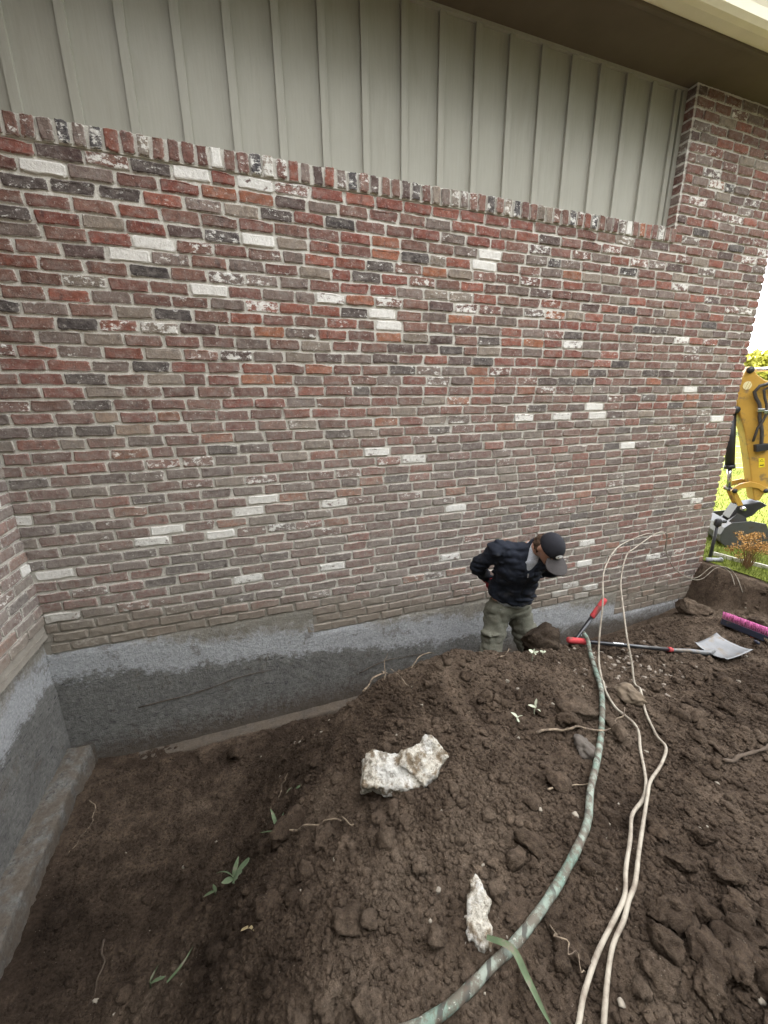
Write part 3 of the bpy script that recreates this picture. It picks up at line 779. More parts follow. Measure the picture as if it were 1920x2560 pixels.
scatter('soil_crumbs', spots(80000, XR, YR, d_all), np.clip(cr.lognormal(-5.1, .45, 80000), .0026, .015), 1, M['clod'], 201, .2, 'fine crumbs of brown earth lying on the spoil', .34)
scatter('soil_clods', spots(3200, XR, YR, lambda x, y: d_all(x, y)*off_lines(x, y, .03)), np.clip(cr.lognormal(-4.4, .38, 3200), .007, .032), 2, M['clod'], 203, .08, 'small clods of brown earth scattered over the spoil heap', .34)
scatter('soil_clods', spots(760, XR, YR, d_heap), np.clip(cr.lognormal(-3.55, .30, 760), .018, .052), 3, M['clod'], 205, .02, 'lumpy clods of dark earth heaped to the right of the cables', .36)
M['pebble'] = simple_mat('pale_pebble', (.20, .175, .14), .85, .3, 60)
scatter('pale_pebbles', spots(150, XR, YR, d_all), np.clip(cr.lognormal(-4.95, .42, 150), .004, .015), 2, M['pebble'], 207, .2, 'small pale pebbles and lime crumbs in the earth')
def near_shovel(x, y): return np.exp(-((x-2.45)/.45)**2-((y+1.25)/.22)**2)
scatter('pale_pebbles', spots(120, (1.4, 3.6), (-1.7, -.6), near_shovel), np.clip(cr.lognormal(-4.55, .35, 120), .006, .018), 2, simple_mat('river_pebble', (.19, .16, .13), .7, .4, 40), 209, .2, 'rounded gravel under the shovel handle')

def clod(name, x, y, s, seed, label, cat, m, squash=(1, 1, .7), rz=0, sink=.3, group=None, rough=.22):
    V = rock_variants(4, 1, seed, rough*1.25, 1.0)[0]*np.array(squash)*s
    V2, F2 = V, ICO[4][1]
    o = mesh_obj(name, V2, F2, m, None, False); o.location = (x, y, float(gz(x, y))+s*squash[2]*(1-2*sink)); o.rotation_euler = (0, 0, rz)
    return tag(o, label, cat, group)
BC = [  # big clods: x, y, size, squash, label
 (1.56, -1.60, .092, (1.1, .9, .85), 'round brown dirt clod left of the green striped pipe, biggest there'),
 (2.01, -1.585, .095, (1.2, .8, .6), 'tan flat-topped rock between the two cream cables'),
 (1.70, -1.745, .045, (1.1, .9, .7), 'brown clod under the bent root right of the green pipe'),
 (1.47, -1.66, .060, (.8, 1, 1), 'upright grey-brown clod beside the biggest round clod'),
 (1.215, -2.135, .042, (1.2, .9, .6), 'half-buried brown clod beside the kink in the green pipe'),
 (.745, -2.405, .052, (.8, 1.35, .7), 'long brown clod with a root curled along its side'),
 (1.00, -2.49, .055, (1.1, .9, .8), 'rough brown clod just right of the crossed cables'),
 (.92, -2.545, .045, (.8, 1.2, .8), 'narrow brown clod leaning against the cream cables'),
 (-.30, -.25, .085, (1.1, .9, .6), 'flat brown stone on the trench floor beside the concrete wall'),
 (-1.20, -1.06, .050, (1.3, .9, .4), 'flat brown-grey stone lying on the trench floor near the footing'),
 (.00, -1.42, .080, (1.0, .9, .9), 'brown clod on the trench edge above the weeds'),
 (1.42, -1.82, .055, (.9, 1.1, .8), 'grey-brown stone pair under the long root'),
 (1.90, -.93, .135, (1.15, .9, 1.0), 'big dark rooty clod standing between the man and the red shovel grip'),
 (4.55, -.36, .13, (1.3, .8, .9), 'dark clod heaped against the concrete near the brick corner'),
 (4.62, -.95, .10, (1.2, 1, .7), 'brown clod lying behind the push broom'),
]
M['root_ball'] = soil_material('root_ball_soil', .5)
M['tan'] = simple_mat('tan_rock', (.125, .096, .068), .92, .35, 14, bump=.7)
M['grey_stone'] = simple_mat('grey_stone', (.075, .064, .054), .9, .3, 16, bump=.6)
for i, (x, y, s, sq, lb) in enumerate(BC):
    clod('dirt_clod', x, y, s, 300+i, lb, 'clod', M['tan'] if i == 1 else M['root_ball'] if i == 12 else (M['grey_stone'] if i == 11 else M['clod']), sq, i*1.3, group='large clods and stones')
for i, (x, y, s) in enumerate([(1.06, -2.44, .036), (1.09, -2.56, .046), (1.19, -2.48, .042), (1.14, -2.45, .038), (1.15, -2.6, .045), (1.36, -2.22, .034), (1.30, -2.35, .040), (1.42, -2.42, .044), (1.02, -2.6, .04), (1.25, -2.56, .04), (1.5, -2.3, .037), (1.33, -2.5, .043)]):
    clod('dirt_clod', x, y, s, 340+i, 'fist-sized dark clod in the loose earth right of the cables', 'clod', M['clod'], (1.1, .9, .85), i*.9, .12, 'fist-sized clods right of the cables', .26)

# broken lumps of old lime-washed concrete
def lime_material():
    t = NT('lime_crusted_concrete'); n1 = t.noise(13, 7, .68); n2 = t.noise(70, 6, .7)
    c = t.mix(t.step(n1, .42, .54), (.15, .115, .078), (.40, .375, .32))
    c = t.mix(t.math('MULTIPLY', t.step(t.noise(8, 8, .7), .50, .58), .85), c, (.44, .43, .40))
    c = t.mix(t.math('MULTIPLY', t.step(t.noise(13, 8, .74), .54, .62), .75), c, (.11, .086, .062))
    c = t.mix(1.0, c, t.ramp(n2, [(.25, (.6,)*3), (.75, (1.3,)*3)]), 'MULTIPLY')
    t.bump(t.math('ADD', n2, n1), .9, .012); return t.done(c, .93, .12)
M['lime'] = lime_material()
def sdbox(X, Y, Z, c, b, rz=0, rx=0, r=.015):
    x, y, z = X-c[0], Y-c[1], Z-c[2]; ca, sa = math.cos(rz), math.sin(rz)
    x, y = x*ca+y*sa, -x*sa+y*ca; ca, sa = math.cos(rx), math.sin(rx); y, z = y*ca+z*sa, -y*sa+z*ca
    qx, qy, qz = np.abs(x)-b[0]+r, np.abs(y)-b[1]+r, np.abs(z)-b[2]+r
    return np.sqrt(np.maximum(qx, 0)**2+np.maximum(qy, 0)**2+np.maximum(qz, 0)**2)+np.minimum(np.maximum(qx, np.maximum(qy, qz)), 0)-r
def chunk_sdf(X, Y, Z):
    d = sdbox(X, Y, Z, (-.055, 0, 0), (.155, .085, .060), .05, 0)
    d = smin(d, sdbox(X, Y, Z, (.105, .055, .02), (.085, .105, .062), -.62, 0), .02)
    return d+.024*noise3(X*13, Y*13, Z*13, 3)+.012*np.abs(noise3(X*34, Y*34, Z*34, 4))+.006*noise3(X*80, Y*80, Z*80, 6)
P, F = surface_nets(chunk_sdf, (-.27, -.18, -.12), (.27, .24, .13), .0062)
ck = mesh_obj('concrete_chunk', P*.88, F, M['lime'], None, True)
ck.location = (.520, -1.655, float(gz(.520, -1.655))+.020); ck.rotation_euler = (math.radians(24), math.radians(4), math.radians(-22))
tag(ck, 'large broken white-crusted concrete lump lying on the spoil slope', 'rubble')
def chunk2(X, Y, Z):
    d = smin(sd_ell(X, Y, Z, (0, .045, 0), (.038, .06, .035)), sd_ell(X, Y, Z, (-.012, -.045, 0), (.050, .058, .035)), .02)
    return d+.012*noise3(X*28, Y*28, Z*28, 13)+.007*noise3(X*70, Y*70, Z*70, 14)
P, F = surface_nets(chunk2, (-.09, -.13, -.07), (.09, .13, .07), .0042)
c2 = mesh_obj('concrete_chunk', P*.82, F, M['lime'], None, True); c2.location = (.535, -2.262, float(gz(.535, -2.262))+.012); c2.rotation_euler = (.25, .1, -.35)
tag(c2, 'small peanut-shaped pale concrete lump beside the green striped pipe', 'rubble')

# ------------------------------------------------------------------ pipe, cables, roots
def lay(P, r, lift=.4):
    """rest a stiff line on the ground: smooth, touching only the high spots"""
    Q = np.array(catmull([np.array(p) for p in P], 6)); g = gz(Q[:, 0], Q[:, 1])
    k = 6; gm = np.array([g[max(0, i-k):i+k+1].max() for i in range(len(g))])
    for _ in range(14): gm = np.convolve(np.pad(gm, 1, mode='edge'), [.25, .5, .25], 'valid')
    Q[:, 2] = gm+r*lift
    return [tuple(q) for q in Q[::6]]
def pipe_material():
    t = NT('striped_pipe'); al = t.attr('along')['Fac']; ar = t.attr('around')['Fac']
    ph = t.math('ADD', t.math('MULTIPLY', al, 13.0), ar)
    ph = t.math('ADD', ph, t.math('MULTIPLY', t.noise(7, 4), 1.6))
    st = t.step(t.math('ABSOLUTE', t.math('SUBTRACT', t.math('FRACT', ph), .5)), .17, .10)
    st = t.math('MULTIPLY', st, t.step(t.noise(12, 4), .40, .55, .35, 1))
    n1 = t.noise(30, 6, .7)
    c = t.mix(t.step(t.noise(6, 4), .35, .65), (.115, .175, .14), (.20, .225, .19))
    c = t.mix(t.math('MULTIPLY', st, .92), c, (.045, .042, .036))
    c = t.mix(t.math('MULTIPLY', t.step(t.noise(22, 7, .72), .42, .58), .85), c, (.085, .066, .050))
    c = t.mix(t.step(t.noise(80, 5), .64, .70), c, (.30, .30, .26))
    return t.done(c, .75, .25)
hose_pts = [(2.30, -.86, .34), (2.24, -1.0, .27), (2.16, -1.14, .22), (2.02, -1.32, .206), (1.872, -1.501, .214), (1.712, -1.652, .246), (1.552, -1.788, .274), (1.372, -1.924, .309), (1.214, -2.035, .347), (1.095, -2.134, .376), (.986, -2.196, .396), (.87, -2.25, .412), (.776, -2.29, .421), (.684, -2.323, .428), (.586, -2.352, .431), (.507, -2.365, .43), (.431, -2.38, .426), (.347, -2.391, .418), (.25, -2.387, .402), (.10, -2.36, .38), (-.05, -2.33, .33)]
hp = lay(hose_pts[2:], .017, .15); hp = [(2.255, -.99, .245), (2.225, -1.06, .235)]+hp; hp = catmull([np.array(p) for p in hp], 7)
ho = long_tube('striped_pipe', hp, .0145, pipe_material(), None, 12, .10)
tag(ho, 'weathered mint green pipe with dark spiral stripes lying over the spoil', 'pipe')
def cable_material():
    t = NT('cream_cable'); n1 = t.noise(25, 5, .65)
    c = t.mix(t.math('MULTIPLY', t.step(t.noise(14, 7, .7), .40, .66), .8), (.29, .26, .21), (.13, .10, .075)); return t.done(c, .7, .3)
M['cable'] = cable_material()
w1 = [(3.64, -.42, .68), (3.41, -.5, .73), (3.04, -.65, .77), (2.68, -.8, .79), (2.42, -.95, .72), (2.26, -1.1, .59), (2.16, -1.2, .43), (2.07, -1.3, .27), (1.99, -1.40, .222)]
g1 = [(1.948, -1.451, .202), (1.889, -1.527, .213), (1.834, -1.639, .226), (1.807, -1.776, .234), (1.702, -1.895, .253), (1.61, -1.972, .268), (1.525, -2.047, .285), (1.423, -2.111, .311), (1.317, -2.156, .338), (1.211, -2.228, .363), (1.073, -2.316, .392), (.997, -2.373, .407), (.917, -2.407, .419), (.799, -2.454, .431), (.71, -2.499, .439), (.631, -2.538, .444), (.52, -2.60, .45), (.40, -2.68, .45)]
w2 = [(5.02, -.45, -.10), (5.09, -.35, .0), (4.99, -.3, .08), (4.92, -.25, .06), (4.77, -.22, -.06), (4.61, -.2, -.03), (4.37, -.2, .11), (4.17, -.22, .35), (4.04, -.28, .57), (3.88, -.35, .64), (3.53, -.5, .72), (2.98, -.75, .74), (2.75, -.85, .75), (2.54, -1.0, .64), (2.4, -1.15, .54), (2.28, -1.3, .43), (2.21, -1.42, .3), (2.15, -1.5, .22)]
g2 = [(2.107, -1.572, .184), (1.954, -1.737, .211), (1.86, -1.852, .229), (1.819, -1.93, .238), (1.684, -1.998, .26), (1.543, -2.051, .282), (1.427, -2.125, .313), (1.216, -2.256, .366), (1.065, -2.351, .397), (.979, -2.388, .411), (.897, -2.431, .423), (.801, -2.49, .434), (.701, -2.563, .443), (.62, -2.63, .45), (.5, -2.72, .45)]
w1 = [(5.06, -.52, -.16), (5.12, -.40, -.02), (5.03, -.34, .07), (4.94, -.28, .05), (4.80, -.25, -.07), (4.63, -.22, -.05), (4.35, -.21, .13), (4.12, -.24, .38), (4.01, -.30, .56), (3.84, -.37, .66)]+w1
def wig(P, a, s): return [p+a*np.array([noise2(i*.13, 0, s), noise2(i*.13, 5, s), .5*noise2(i*.13, 9, s)]) for i, p in enumerate(P)]
for nm, air, gr, sd, lb in (('cable', w1, g1, 3, 'cream cable springing up in a loop by the wall, arched over the shovel grip'), ('cable', w2, g2, 4, 'cream cable rising in a taller leaning loop across the shovel shaft')):
    gl = lay(gr, .0095, .8); P = catmull([np.array(p) for p in air+gl], 7)
    L = len(P); r = [(.0038+.0033*min(1, max(0, (i/L-.25)/.25)))*(1+.10*float(noise2(i*.35, 3, sd))) for i in range(L)]
    tag(long_tube(nm, wig(P, .009, sd), r, M['cable'], None, 8), lb, 'cable', 'cream cables')

M['root'] = simple_mat('pale_root', (.20, .155, .11), .9, .4, 40, dirt=(.08, .06, .045), dsc=25, damt=.5, bump=.5)
M['dark_root'] = simple_mat('dark_root', (.07, .052, .038), .95, .3, 40)
def root(P, r0, r1, lb, m='root', onground=True, n=6, amp=.020, sd=0):
    if onground: P = [(p[0], p[1], float(gz(p[0], p[1]))+(p[2] if len(p) > 2 else r0*.6)) for p in P]
    Q = catmull([np.array(p) for p in P], 6); Q = [q+amp*np.array([noise2(i*.4, 1, sd), noise2(i*.4, 3, sd), .5*noise2(i*.4, 8, sd)]) for i, q in enumerate(Q)]
    R = [.62*(r0+(r1-r0)*i/(len(Q)-1))*(1+.35*float(noise2(i*.9, 2, sd+40))) for i in range(len(Q))]
    mb = MB().tube(Q, R, n); o = mb.build('root', M[m], None, True)
    return tag(o, lb, 'root')
root([(1.245, -1.67, .012), (1.36, -1.70, .03), (1.449, -1.732, .03), (1.60, -1.765, .03), (1.70, -1.755, .035), (1.801, -1.711, .08)], .012, .006, 'long pale root passing under the green pipe', sd=1)
root([(-.045, -1.399, .02), (.06, -1.52, .03), (.15, -1.60, .03), (.217, -1.661, .035), (.272, -1.734, .02)], .008, .004, 'thin pale root beside the weeds on the slope', sd=2)
root([(1.045, -1.979), (1.16, -1.985, .015), (1.286, -1.983)], .007, .003, 'short brown root just left of the green pipe', sd=3)
root([(2.05, -2.06, .01), (2.2, -2.07, .012), (2.384, -2.077, .01), (2.55, -2.06, 0)], .016, .010, 'thick brown root half buried in the earth right of the cables', 'dark_root', sd=4)
root([(.70, -2.36, .02), (.715, -2.40, .05), (.72, -2.44, .05), (.735, -2.475, .02)], .005, .002, 'thin root curled round the long clod', sd=5)
root([(.55, -.93, .02), (.64, -.84, .08), (.74, -.76, .14), (.78, -.70, .10)], .010, .005, 'pale forked root poking over the heap towards the concrete wall', sd=6)
root([(.66, -.98, .0), (.70, -.90, .10), (.73, -.86, .20)], .005, .002, 'upright thin pale root on the crest of the heap', sd=7)
root([(.80, -1.05, .01), (.92, -1.0, .05), (1.02, -.96, .04)], .007, .003, 'pale root lying along the crest of the heap', sd=8)
root([(.75, -1.16, .01), (.72, -1.10, .05), (.69, -1.05, .09)], .006, .003, 'pale root hanging down the near face of the heap', sd=9)
root([(1.40, -1.16, .01), (1.50, -1.1, .04), (1.58, -1.06, .02)], .005, .002, 'wispy root in front of the man', sd=10)
root([(-.05, -1.09, .01), (.0, -1.04, .04), (.03, -1.02, .05)], .006, .002, 'pale broken root end above the trench edge', sd=11)
root([(2.33, -1.30, .01), (2.6, -1.2, .02), (2.85, -1.05, .03)], .007, .004, 'straight brown twig behind the shovel shaft', 'dark_root', sd=12)
root([(1.95, -1.52, .01), (2.2, -1.45, .02), (2.45, -1.42, .03)], .006, .003, 'brown twig beside the tan rock', 'dark_root', sd=13)
for i, (dx, dy, z0, z1) in enumerate([(0, 0, .02, -.42), (.03, .08, .0, -.40), (.02, -.15, -.05, -.38), (-.01, -.30, -.08, -.36)]):
    root([(5.10+dx, -.22+dy, z0), (5.05+dx, -.23+dy, (z0+z1)/2), (5.0+dx*2, -.25+dy, z1)], .006, .003, 'root dangling down the cut bank below the lawn edge', 'dark_root', False, sd=14+i, amp=.02)['group'] = 'roots on the cut bank'
root([(-1.22, -.42, .01), (-1.18, -.55, .012), (-1.2, -.66, .012), (-1.23, -.78, .01)], .006, .003, 'thin root lying on the trench floor beside the footing', sd=20)
root([(-.95, -1.2, .008), (-.93, -1.32, .012), (-.94, -1.45, .008)], .009, .004, 'dark root flat on the trench floor', 'dark_root', sd=21)
for P, lb in (([(-.98, -.016, -.26), (-.6, -.018, -.25), (-.3, -.018, -.20), (.0, -.018, -.19)], 'long dark root stuck along the concrete wall'), ([(.75, -.018, -.42), (1.0, -.02, -.36), (1.25, -.018, -.37), (1.5, -.018, -.40)], 'dark root along the concrete wall behind the heap')):
    root(P, .006, .003, lb, 'dark_root', False, sd=23, amp=.008)

# ------------------------------------------------------------------ weeds
M['leaf'] = simple_mat('green_leaf', (.070, .098, .050), .7, .35, 30, dirt=(.12, .10, .075), dsc=30, damt=.35); M['pale_leaf'] = simple_mat('wilted_leaf', (.38, .40, .30), .7, .2, 40)
M['straw'] = simple_mat('straw', (.42, .34, .19), .8, .2, 30)
def leaf_mesh(L, w, curl, m, parent, name='leaf'):
    V, F = [], []; n = 7
    for i in range(n):
        t = i/(n-1); ww = w*math.sin(math.pi*min(.98, .08+t*.9))**.8; z = curl*math.sin(t*2.2)*L*.5-.25*L*t*t
        V += [(t*L, -ww, z+.15*w), (t*L, 0, z), (t*L, ww, z+.15*w)]
        if i:
            a = (i-1)*3; F += [(a, a+1, a+4, a+3), (a+1, a+2, a+5, a+4)]
    return mesh_obj(name, V, F, m, parent, True)
def weed(x, y, leaves, lb, m='leaf', stem=.05, sd=0):
    r = random.Random(sd); z = float(gz(x, y)); e = empty('weed', (x, y, z)); tag(e, lb, 'weed')
    MB().tube([(0, 0, -.02), (.004, .003, stem*.5), (.008, -.004, stem)], [.0035, .003, .002], 5).build('stem', M[m], e, True)
    for (L, w, az, el) in leaves:
        o = leaf_mesh(L*r.uniform(.55, 1.0), w*r.uniform(.55, 1.0), r.uniform(-.3, .6), M[m], e); o.location = (.006, 0, stem*r.uniform(.5, 1)); o.rotation_euler = (r.uniform(-.9, .9), -math.radians(el*.75), math.radians(az+r.uniform(-25, 25)))
    return e
weed(-.06, -1.36, [(.16, .010, 110, 50), (.10, .008, 160, 20), (.09, .008, -60, 10), (.07, .008, 40, 60)], 'green bladed weed with one tall leaf on the slope below the white lump', sd=1)
weed(-.30, -1.34, [(.11, .018, 20, 30), (.10, .017, 80, 55), (.12, .016, 150, 20), (.09, .018, -70, 10), (.08, .014, 220, 35)], 'dusty green broad-leaved weed at the foot of the slope', sd=2)
weed(-.40, -1.30, [(.10, .012, 190, -10), (.07, .014, 100, 40)], 'limp green weed beside the broad-leaved one in the trench', sd=3)
weed(-.66, -1.54, [(.09, .012, 75, 30), (.08, .007, 5, 15), (.05, .006, 30, 50)], 'torn green leaf stub low on the slope toward the dark trench end', sd=4)
weed(.05, -1.20, [(.09, .006, 200, 40), (.09, .006, 20, 30)], 'pair of thin pale shoots at the trench edge', sd=5)
weed(1.64, -1.16, [(.05, .014, 40, 60), (.045, .014, 130, 50), (.05, .015, 250, 40), (.04, .012, 330, 45), (.035, .012, 80, 80)], 'pale wilted sprig on the heap right in front of the man', 'pale_leaf', .07, 6)
weed(1.78, -1.10, [(.04, .012, 20, 30), (.04, .010, 160, 40)], 'small pale sprig between the man and the red shovel grip', 'pale_leaf', .04, 7)
weed(1.19, -1.585, [(.04, .013, 10, 40), (.04, .012, 120, 30), (.04, .013, 260, 20)], 'pale wilted sprig lying lowest on the heap face', 'pale_leaf', .03, 8)
weed(1.31, -1.575, [(.05, .012, 60, 60), (.05, .011, 180, 40), (.04, .012, 300, 30)], 'pale wilted sprig beside the round brown clod', 'pale_leaf', .06, 9)
def lying_blade(nm, P, w, m, lb):
    P = catmull([np.array((p[0], p[1], float(gz(p[0], p[1]))+p[2])) for p in P], 5); V, F = [], []; n = len(P)
    for i, p in enumerate(P):
        t = P[min(i+1, n-1)]-P[max(i-1, 0)]; s = np.cross(t, (0, 0, 1)); s /= np.linalg.norm(s)+1e-9; ww = w*max(.08, math.sin(math.pi*min(1, .25+.75*i/(n-1))))
        V += [p-s*ww+np.array((0, 0, .004)), p, p+s*ww+np.array((0, 0, .004))]
        if i: a = (i-1)*3; F += [(a, a+1, a+4, a+3), (a+1, a+2, a+5, a+4)]
    tag(mesh_obj(nm, V, F, M[m], None, True), lb, 'leaf')
lying_blade('grass_blade', [(.512, -2.325, .045), (.56, -2.375, .050), (.57, -2.43, .03), (.575, -2.49, .012), (.58, -2.53, .01)], .0095, 'leaf', 'flat green grass blade bent over the striped pipe')
lying_blade('grass_blade', [(-.22, -1.76, .012), (-.18, -1.80, .012), (-.16, -1.85, .01)], .007, 'straw', 'yellow straw flake on the spoil slope')
lying_blade('grass_blade', [(-.56, -1.62, .012), (-.50, -1.60, .02), (-.46, -1.55, .02)], .006, 'leaf', 'green leaf scrap lying beside the torn leaf stub')

# ------------------------------------------------------------------ tools
M['red_grip'] = simple_mat('red_foam_grip', (.40, .045, .05), .75, .15, 60, dirt=(.13, .06, .05), damt=.3)
M['black_shaft'] = simple_mat('black_fibreglass', (.012, .013, .016), .28, .2, 30, .5)
M['steel'] = simple_mat('worn_steel', (.13, .132, .135), .5, .2, 12, .4, .5, dirt=(.12, .10, .08), dsc=14, damt=.3)
M['white_print'] = simple_mat('white_print', (.6, .6, .6), .6)
def frame(a, b, up=(0, 0, 1)):
    """axes with local x from a to b"""
    a, b = Vector(a), Vector(b); x = (b-a).normalized(); z = Vector(up); z = (z-x*z.dot(x)).normalized(); y = z.cross(x)
    return Matrix(((x.x, y.x, z.x, a.x), (x.y, y.y, z.y, a.y), (x.z, y.z, z.z, a.z), (0, 0, 0, 1)))
gA = Vector((2.10, -1.00, .225)); gB = Vector((3.02, -1.185, .035))
Ms = frame(gA, gB); Ls = (gB-gA).length
sh = empty('shovel', gA); sh.matrix_world = Ms
tag(sh, 'square-blade shovel lying on the earth with red grip', 'shovel')
Mi = Ms.inverted()
def loc_(p): return Mi @ Vector(p)
MB().tube([(.16, 0, 0), (Ls*.55, 0, 0), (Ls*.93, 0, 0)], .0155, 12).build('shaft', M['black_shaft'], sh, True)
MB().tube([(-.004, 0, 0), (.0, 0, 0), (.012, 0, 0), (.16, 0, 0), (.175, 0, 0), (.18, 0, 0)], [.012, .020, .024, .0225, .020, .016], 14).build('grip', M['red_grip'], sh, True)
MB().tube([(Ls*.92, 0, 0), (Ls*.955, 0, 0)], .019, 12).build('collar', M['red_grip'], sh, True)
MB().tube([(Ls*.95, 0, 0), loc_((3.05, -1.195, .030)), loc_((3.12, -1.225, .030)), loc_((3.18, -1.27, .030)), loc_((3.23, -1.288, .028)), loc_((3.30, -1.285, .030))], [.0175, .018, .0185, .02, .022, .012], 12).build('socket', M['steel'], sh, True)
pr = MB()
for k, (a, b) in enumerate(((.40, .42), (.424, .436), (.44, .46), (.464, .474), (.478, .492))):
    n = 4
    V = []; 
    for i in range(n+1):
        t = math.radians(58+i*14); V += [(Ls*a, -math.cos(t)*.0159, math.sin(t)*.0159), (Ls*b, -math.cos(t)*.0159, math.sin(t)*.0159)]
    pr.add(V, [(2*i, 2*i+1, 2*i+3, 2*i+2) for i in range(n)])
pr.build('shaft_lettering', M['white_print'], sh)
# blade: dished square plate with upturned sides
nu, nv_ = 15, 13; V = []; F = []
c00, c01, c10, c11 = (np.array(q) for q in ((3.225, -1.180, .045), (3.215, -1.400, .045), (3.530, -1.155, .060), (3.575, -1.390, .045)))
for i in range(nu):
    for j in range(nv_):
        u = i/(nu-1); v = j/(nv_-1); q = (c00*(1-v)+c01*v)*(1-u)+(c10*(1-v)+c11*v)*u; e = abs(2*v-1)
        q = q+np.array((0, 0, -.026+.026*e**3-.012*math.sin(u*math.pi)+(.020*(1-u/.1) if u < .1 else 0)))
        V.append(tuple(loc_(q)))
for i in range(nu-1):
    for j in range(nv_-1): a = i*nv_+j; F.append((a, a+1, a+nv_+1, a+nv_))
bo = mesh_obj('blade', V, F, M['steel'], sh, True); md = bo.modifiers.new('solid', 'SOLIDIFY'); md.thickness = .003

tA = Vector((2.78, -.70, .28)); tB = Vector((2.05, -.78, -.45))
Mt = frame(tA, tB, (0, -1, 0)); Lt = (tB-tA).length
t2 = empty('digging_tool', tA); t2.matrix_world = Mt
tag(t2, 'upright black tool handle with red grip leaning out of the trench', 'shovel')
MB().tube([(.18, 0, 0), (Lt*.5, 0, 0), (Lt*.80, 0, 0)], .0165, 12).build('shaft', M['black_shaft'], t2, True)
MB().tube([(-.004, 0, 0), (.004, 0, 0), (.02, 0, 0), (.19, 0, 0), (.20, 0, 0)], [.012, .021, .0245, .023, .0175], 14).build('grip', M['red_grip'], t2, True)
MB().tube([(Lt*.79, 0, 0), (Lt*.92, 0, 0)], [.018, .021], 12).build('socket', M['steel'], t2, True)
MB().prism([(Lt*.9, -.06), (Lt*1.12, -.075), (Lt*1.2, 0), (Lt*1.12, .075), (Lt*.9, .06)], -.003, .003, lambda u, v, d: (u, v, d)).build('blade', M['steel'], t2)
for q in (.36, .44, .52):
    MB().box((Lt*q, -.004, .0158), (Lt*q+.010, .004, .0175)).build('mark', M['white_print'], t2)

# push broom lying on its back: bristles up
M['bristle'] = simple_mat('pink_bristle', (.42, .10, .24), .7, .25, 80); M['navy'] = simple_mat('navy_plastic', (.016, .020, .036), .4, .2, 20, .4, dirt=(.08, .065, .05), damt=.15)
M['orange'] = simple_mat('orange_plastic', (.55, .12, .06), .5); M['yellow'] = simple_mat('yellow_plastic', (.62, .36, .03), .5)
bz = float(gz(4.36, -.77)); bz2 = float(gz(4.08, -1.38)); bA = Vector((4.36, -.77, bz+.07)); bB = Vector((4.08, -1.38, bz2+.07))
Mb = frame(bA, bB, (.45, .30, .85)); Lb = (bB-bA).length
bm_ = empty('push_broom', bA); bm_.matrix_world = Mb
tag(bm_, 'navy push broom head with pink bristles resting on the dirt', 'broom')
MB().prism([(0, -.028), (.02, -.034), (Lb-.02, -.034), (Lb, -.028), (Lb, .028), (Lb-.02, .034), (.02, .034), (0, .028)], -.055, .0, lambda u, v, d: (u, v, d)).build('block', M['navy'], bm_, bevel=.006)
tuft = []
for i in range(30):
    for j in range(4):
        tuft.append((.012+i*(Lb-.024)/29, -.026+j*.0173))
for (u, v) in tuft:
    mb = MB(); lean = random.uniform(-.012, .012); ol = v*.35
    mb.tube([(0, 0, -.002), (lean*.4, ol*.4, .035), (lean, ol, .070)], [.0042, .0055, .0080], 5)
    o = mb.build('bristle_tuft', M['bristle'], bm_, True); o.location = (u, v, 0)
MB().tube([(Lb*.52, 0, -.05), (Lb*.52, .02, -.09)], .020, 10).build('handle_socket', M['orange'], bm_, True)
MB().box((Lb*.46, .0345, -.040), (Lb*.56, .0375, -.016)).build('badge', M['orange'], bm_)
MB().tube([(Lb*.52, .02, -.085), (Lb*.52+.42, -.30, -.06)], .0125, 10).build('handle', M['navy'], bm_, True)
yc = MB().box((-.035, -.012, -.010), (.035, .012, .012)).build('marker_flag', M['yellow'], None, bevel=.004); yc.location = (4.66, -.86, float(gz(4.66, -.86))+.012); yc.rotation_euler = (.1, -.1, -.5)
tag(yc, 'small yellow plastic piece on the dirt behind the broom', 'plastic')

# ------------------------------------------------------------------ the man in the trench
def unit(v): v = np.array(v, float); return v/np.linalg.norm(v)
FLOOR_R, FLOOR_L = float(gz(1.66, -.52)), float(gz(2.16, -.52))
TL = unit((.90, -.40, -.15)); TA = unit((-.03, -.20, .60)); TA = unit(TA-TL*(TA@TL)); TF = np.cross(TL, TA)*-1   # left, along the spine, chest normal
if TF[1] > 0: TF = -TF
RT = np.stack([TL, TF, TA])
HIPR, HIPL = (1.835, -.50, .25), (2.035, -.50, .24)
KNR, KNL = (1.70, -.60, -.17), (2.13, -.58, -.21)
ANR, ANL = (1.665, -.53, FLOOR_R+.10), (2.16, -.53, FLOOR_L+.10)
SHR, SHL = (1.715, -.605, .845), (2.06, -.755, .775)
ELR, ELL = (1.655, -.43, .65), (2.29, -.585, .60)
WRR, WRL = (1.825, -.365, .47), (2.20, -.40, .45)
HC = np.array((1.955, -.885, .925)); HU = unit((-.06, -.66, .70)); HF = unit((-.10, -.66, -.72)); HF = unit(HF-HU*(HF@HU)); HLft = np.cross(HU, HF)
RH = np.stack([HLft, HF, HU])
NECK = (1.945, -.72, .875)
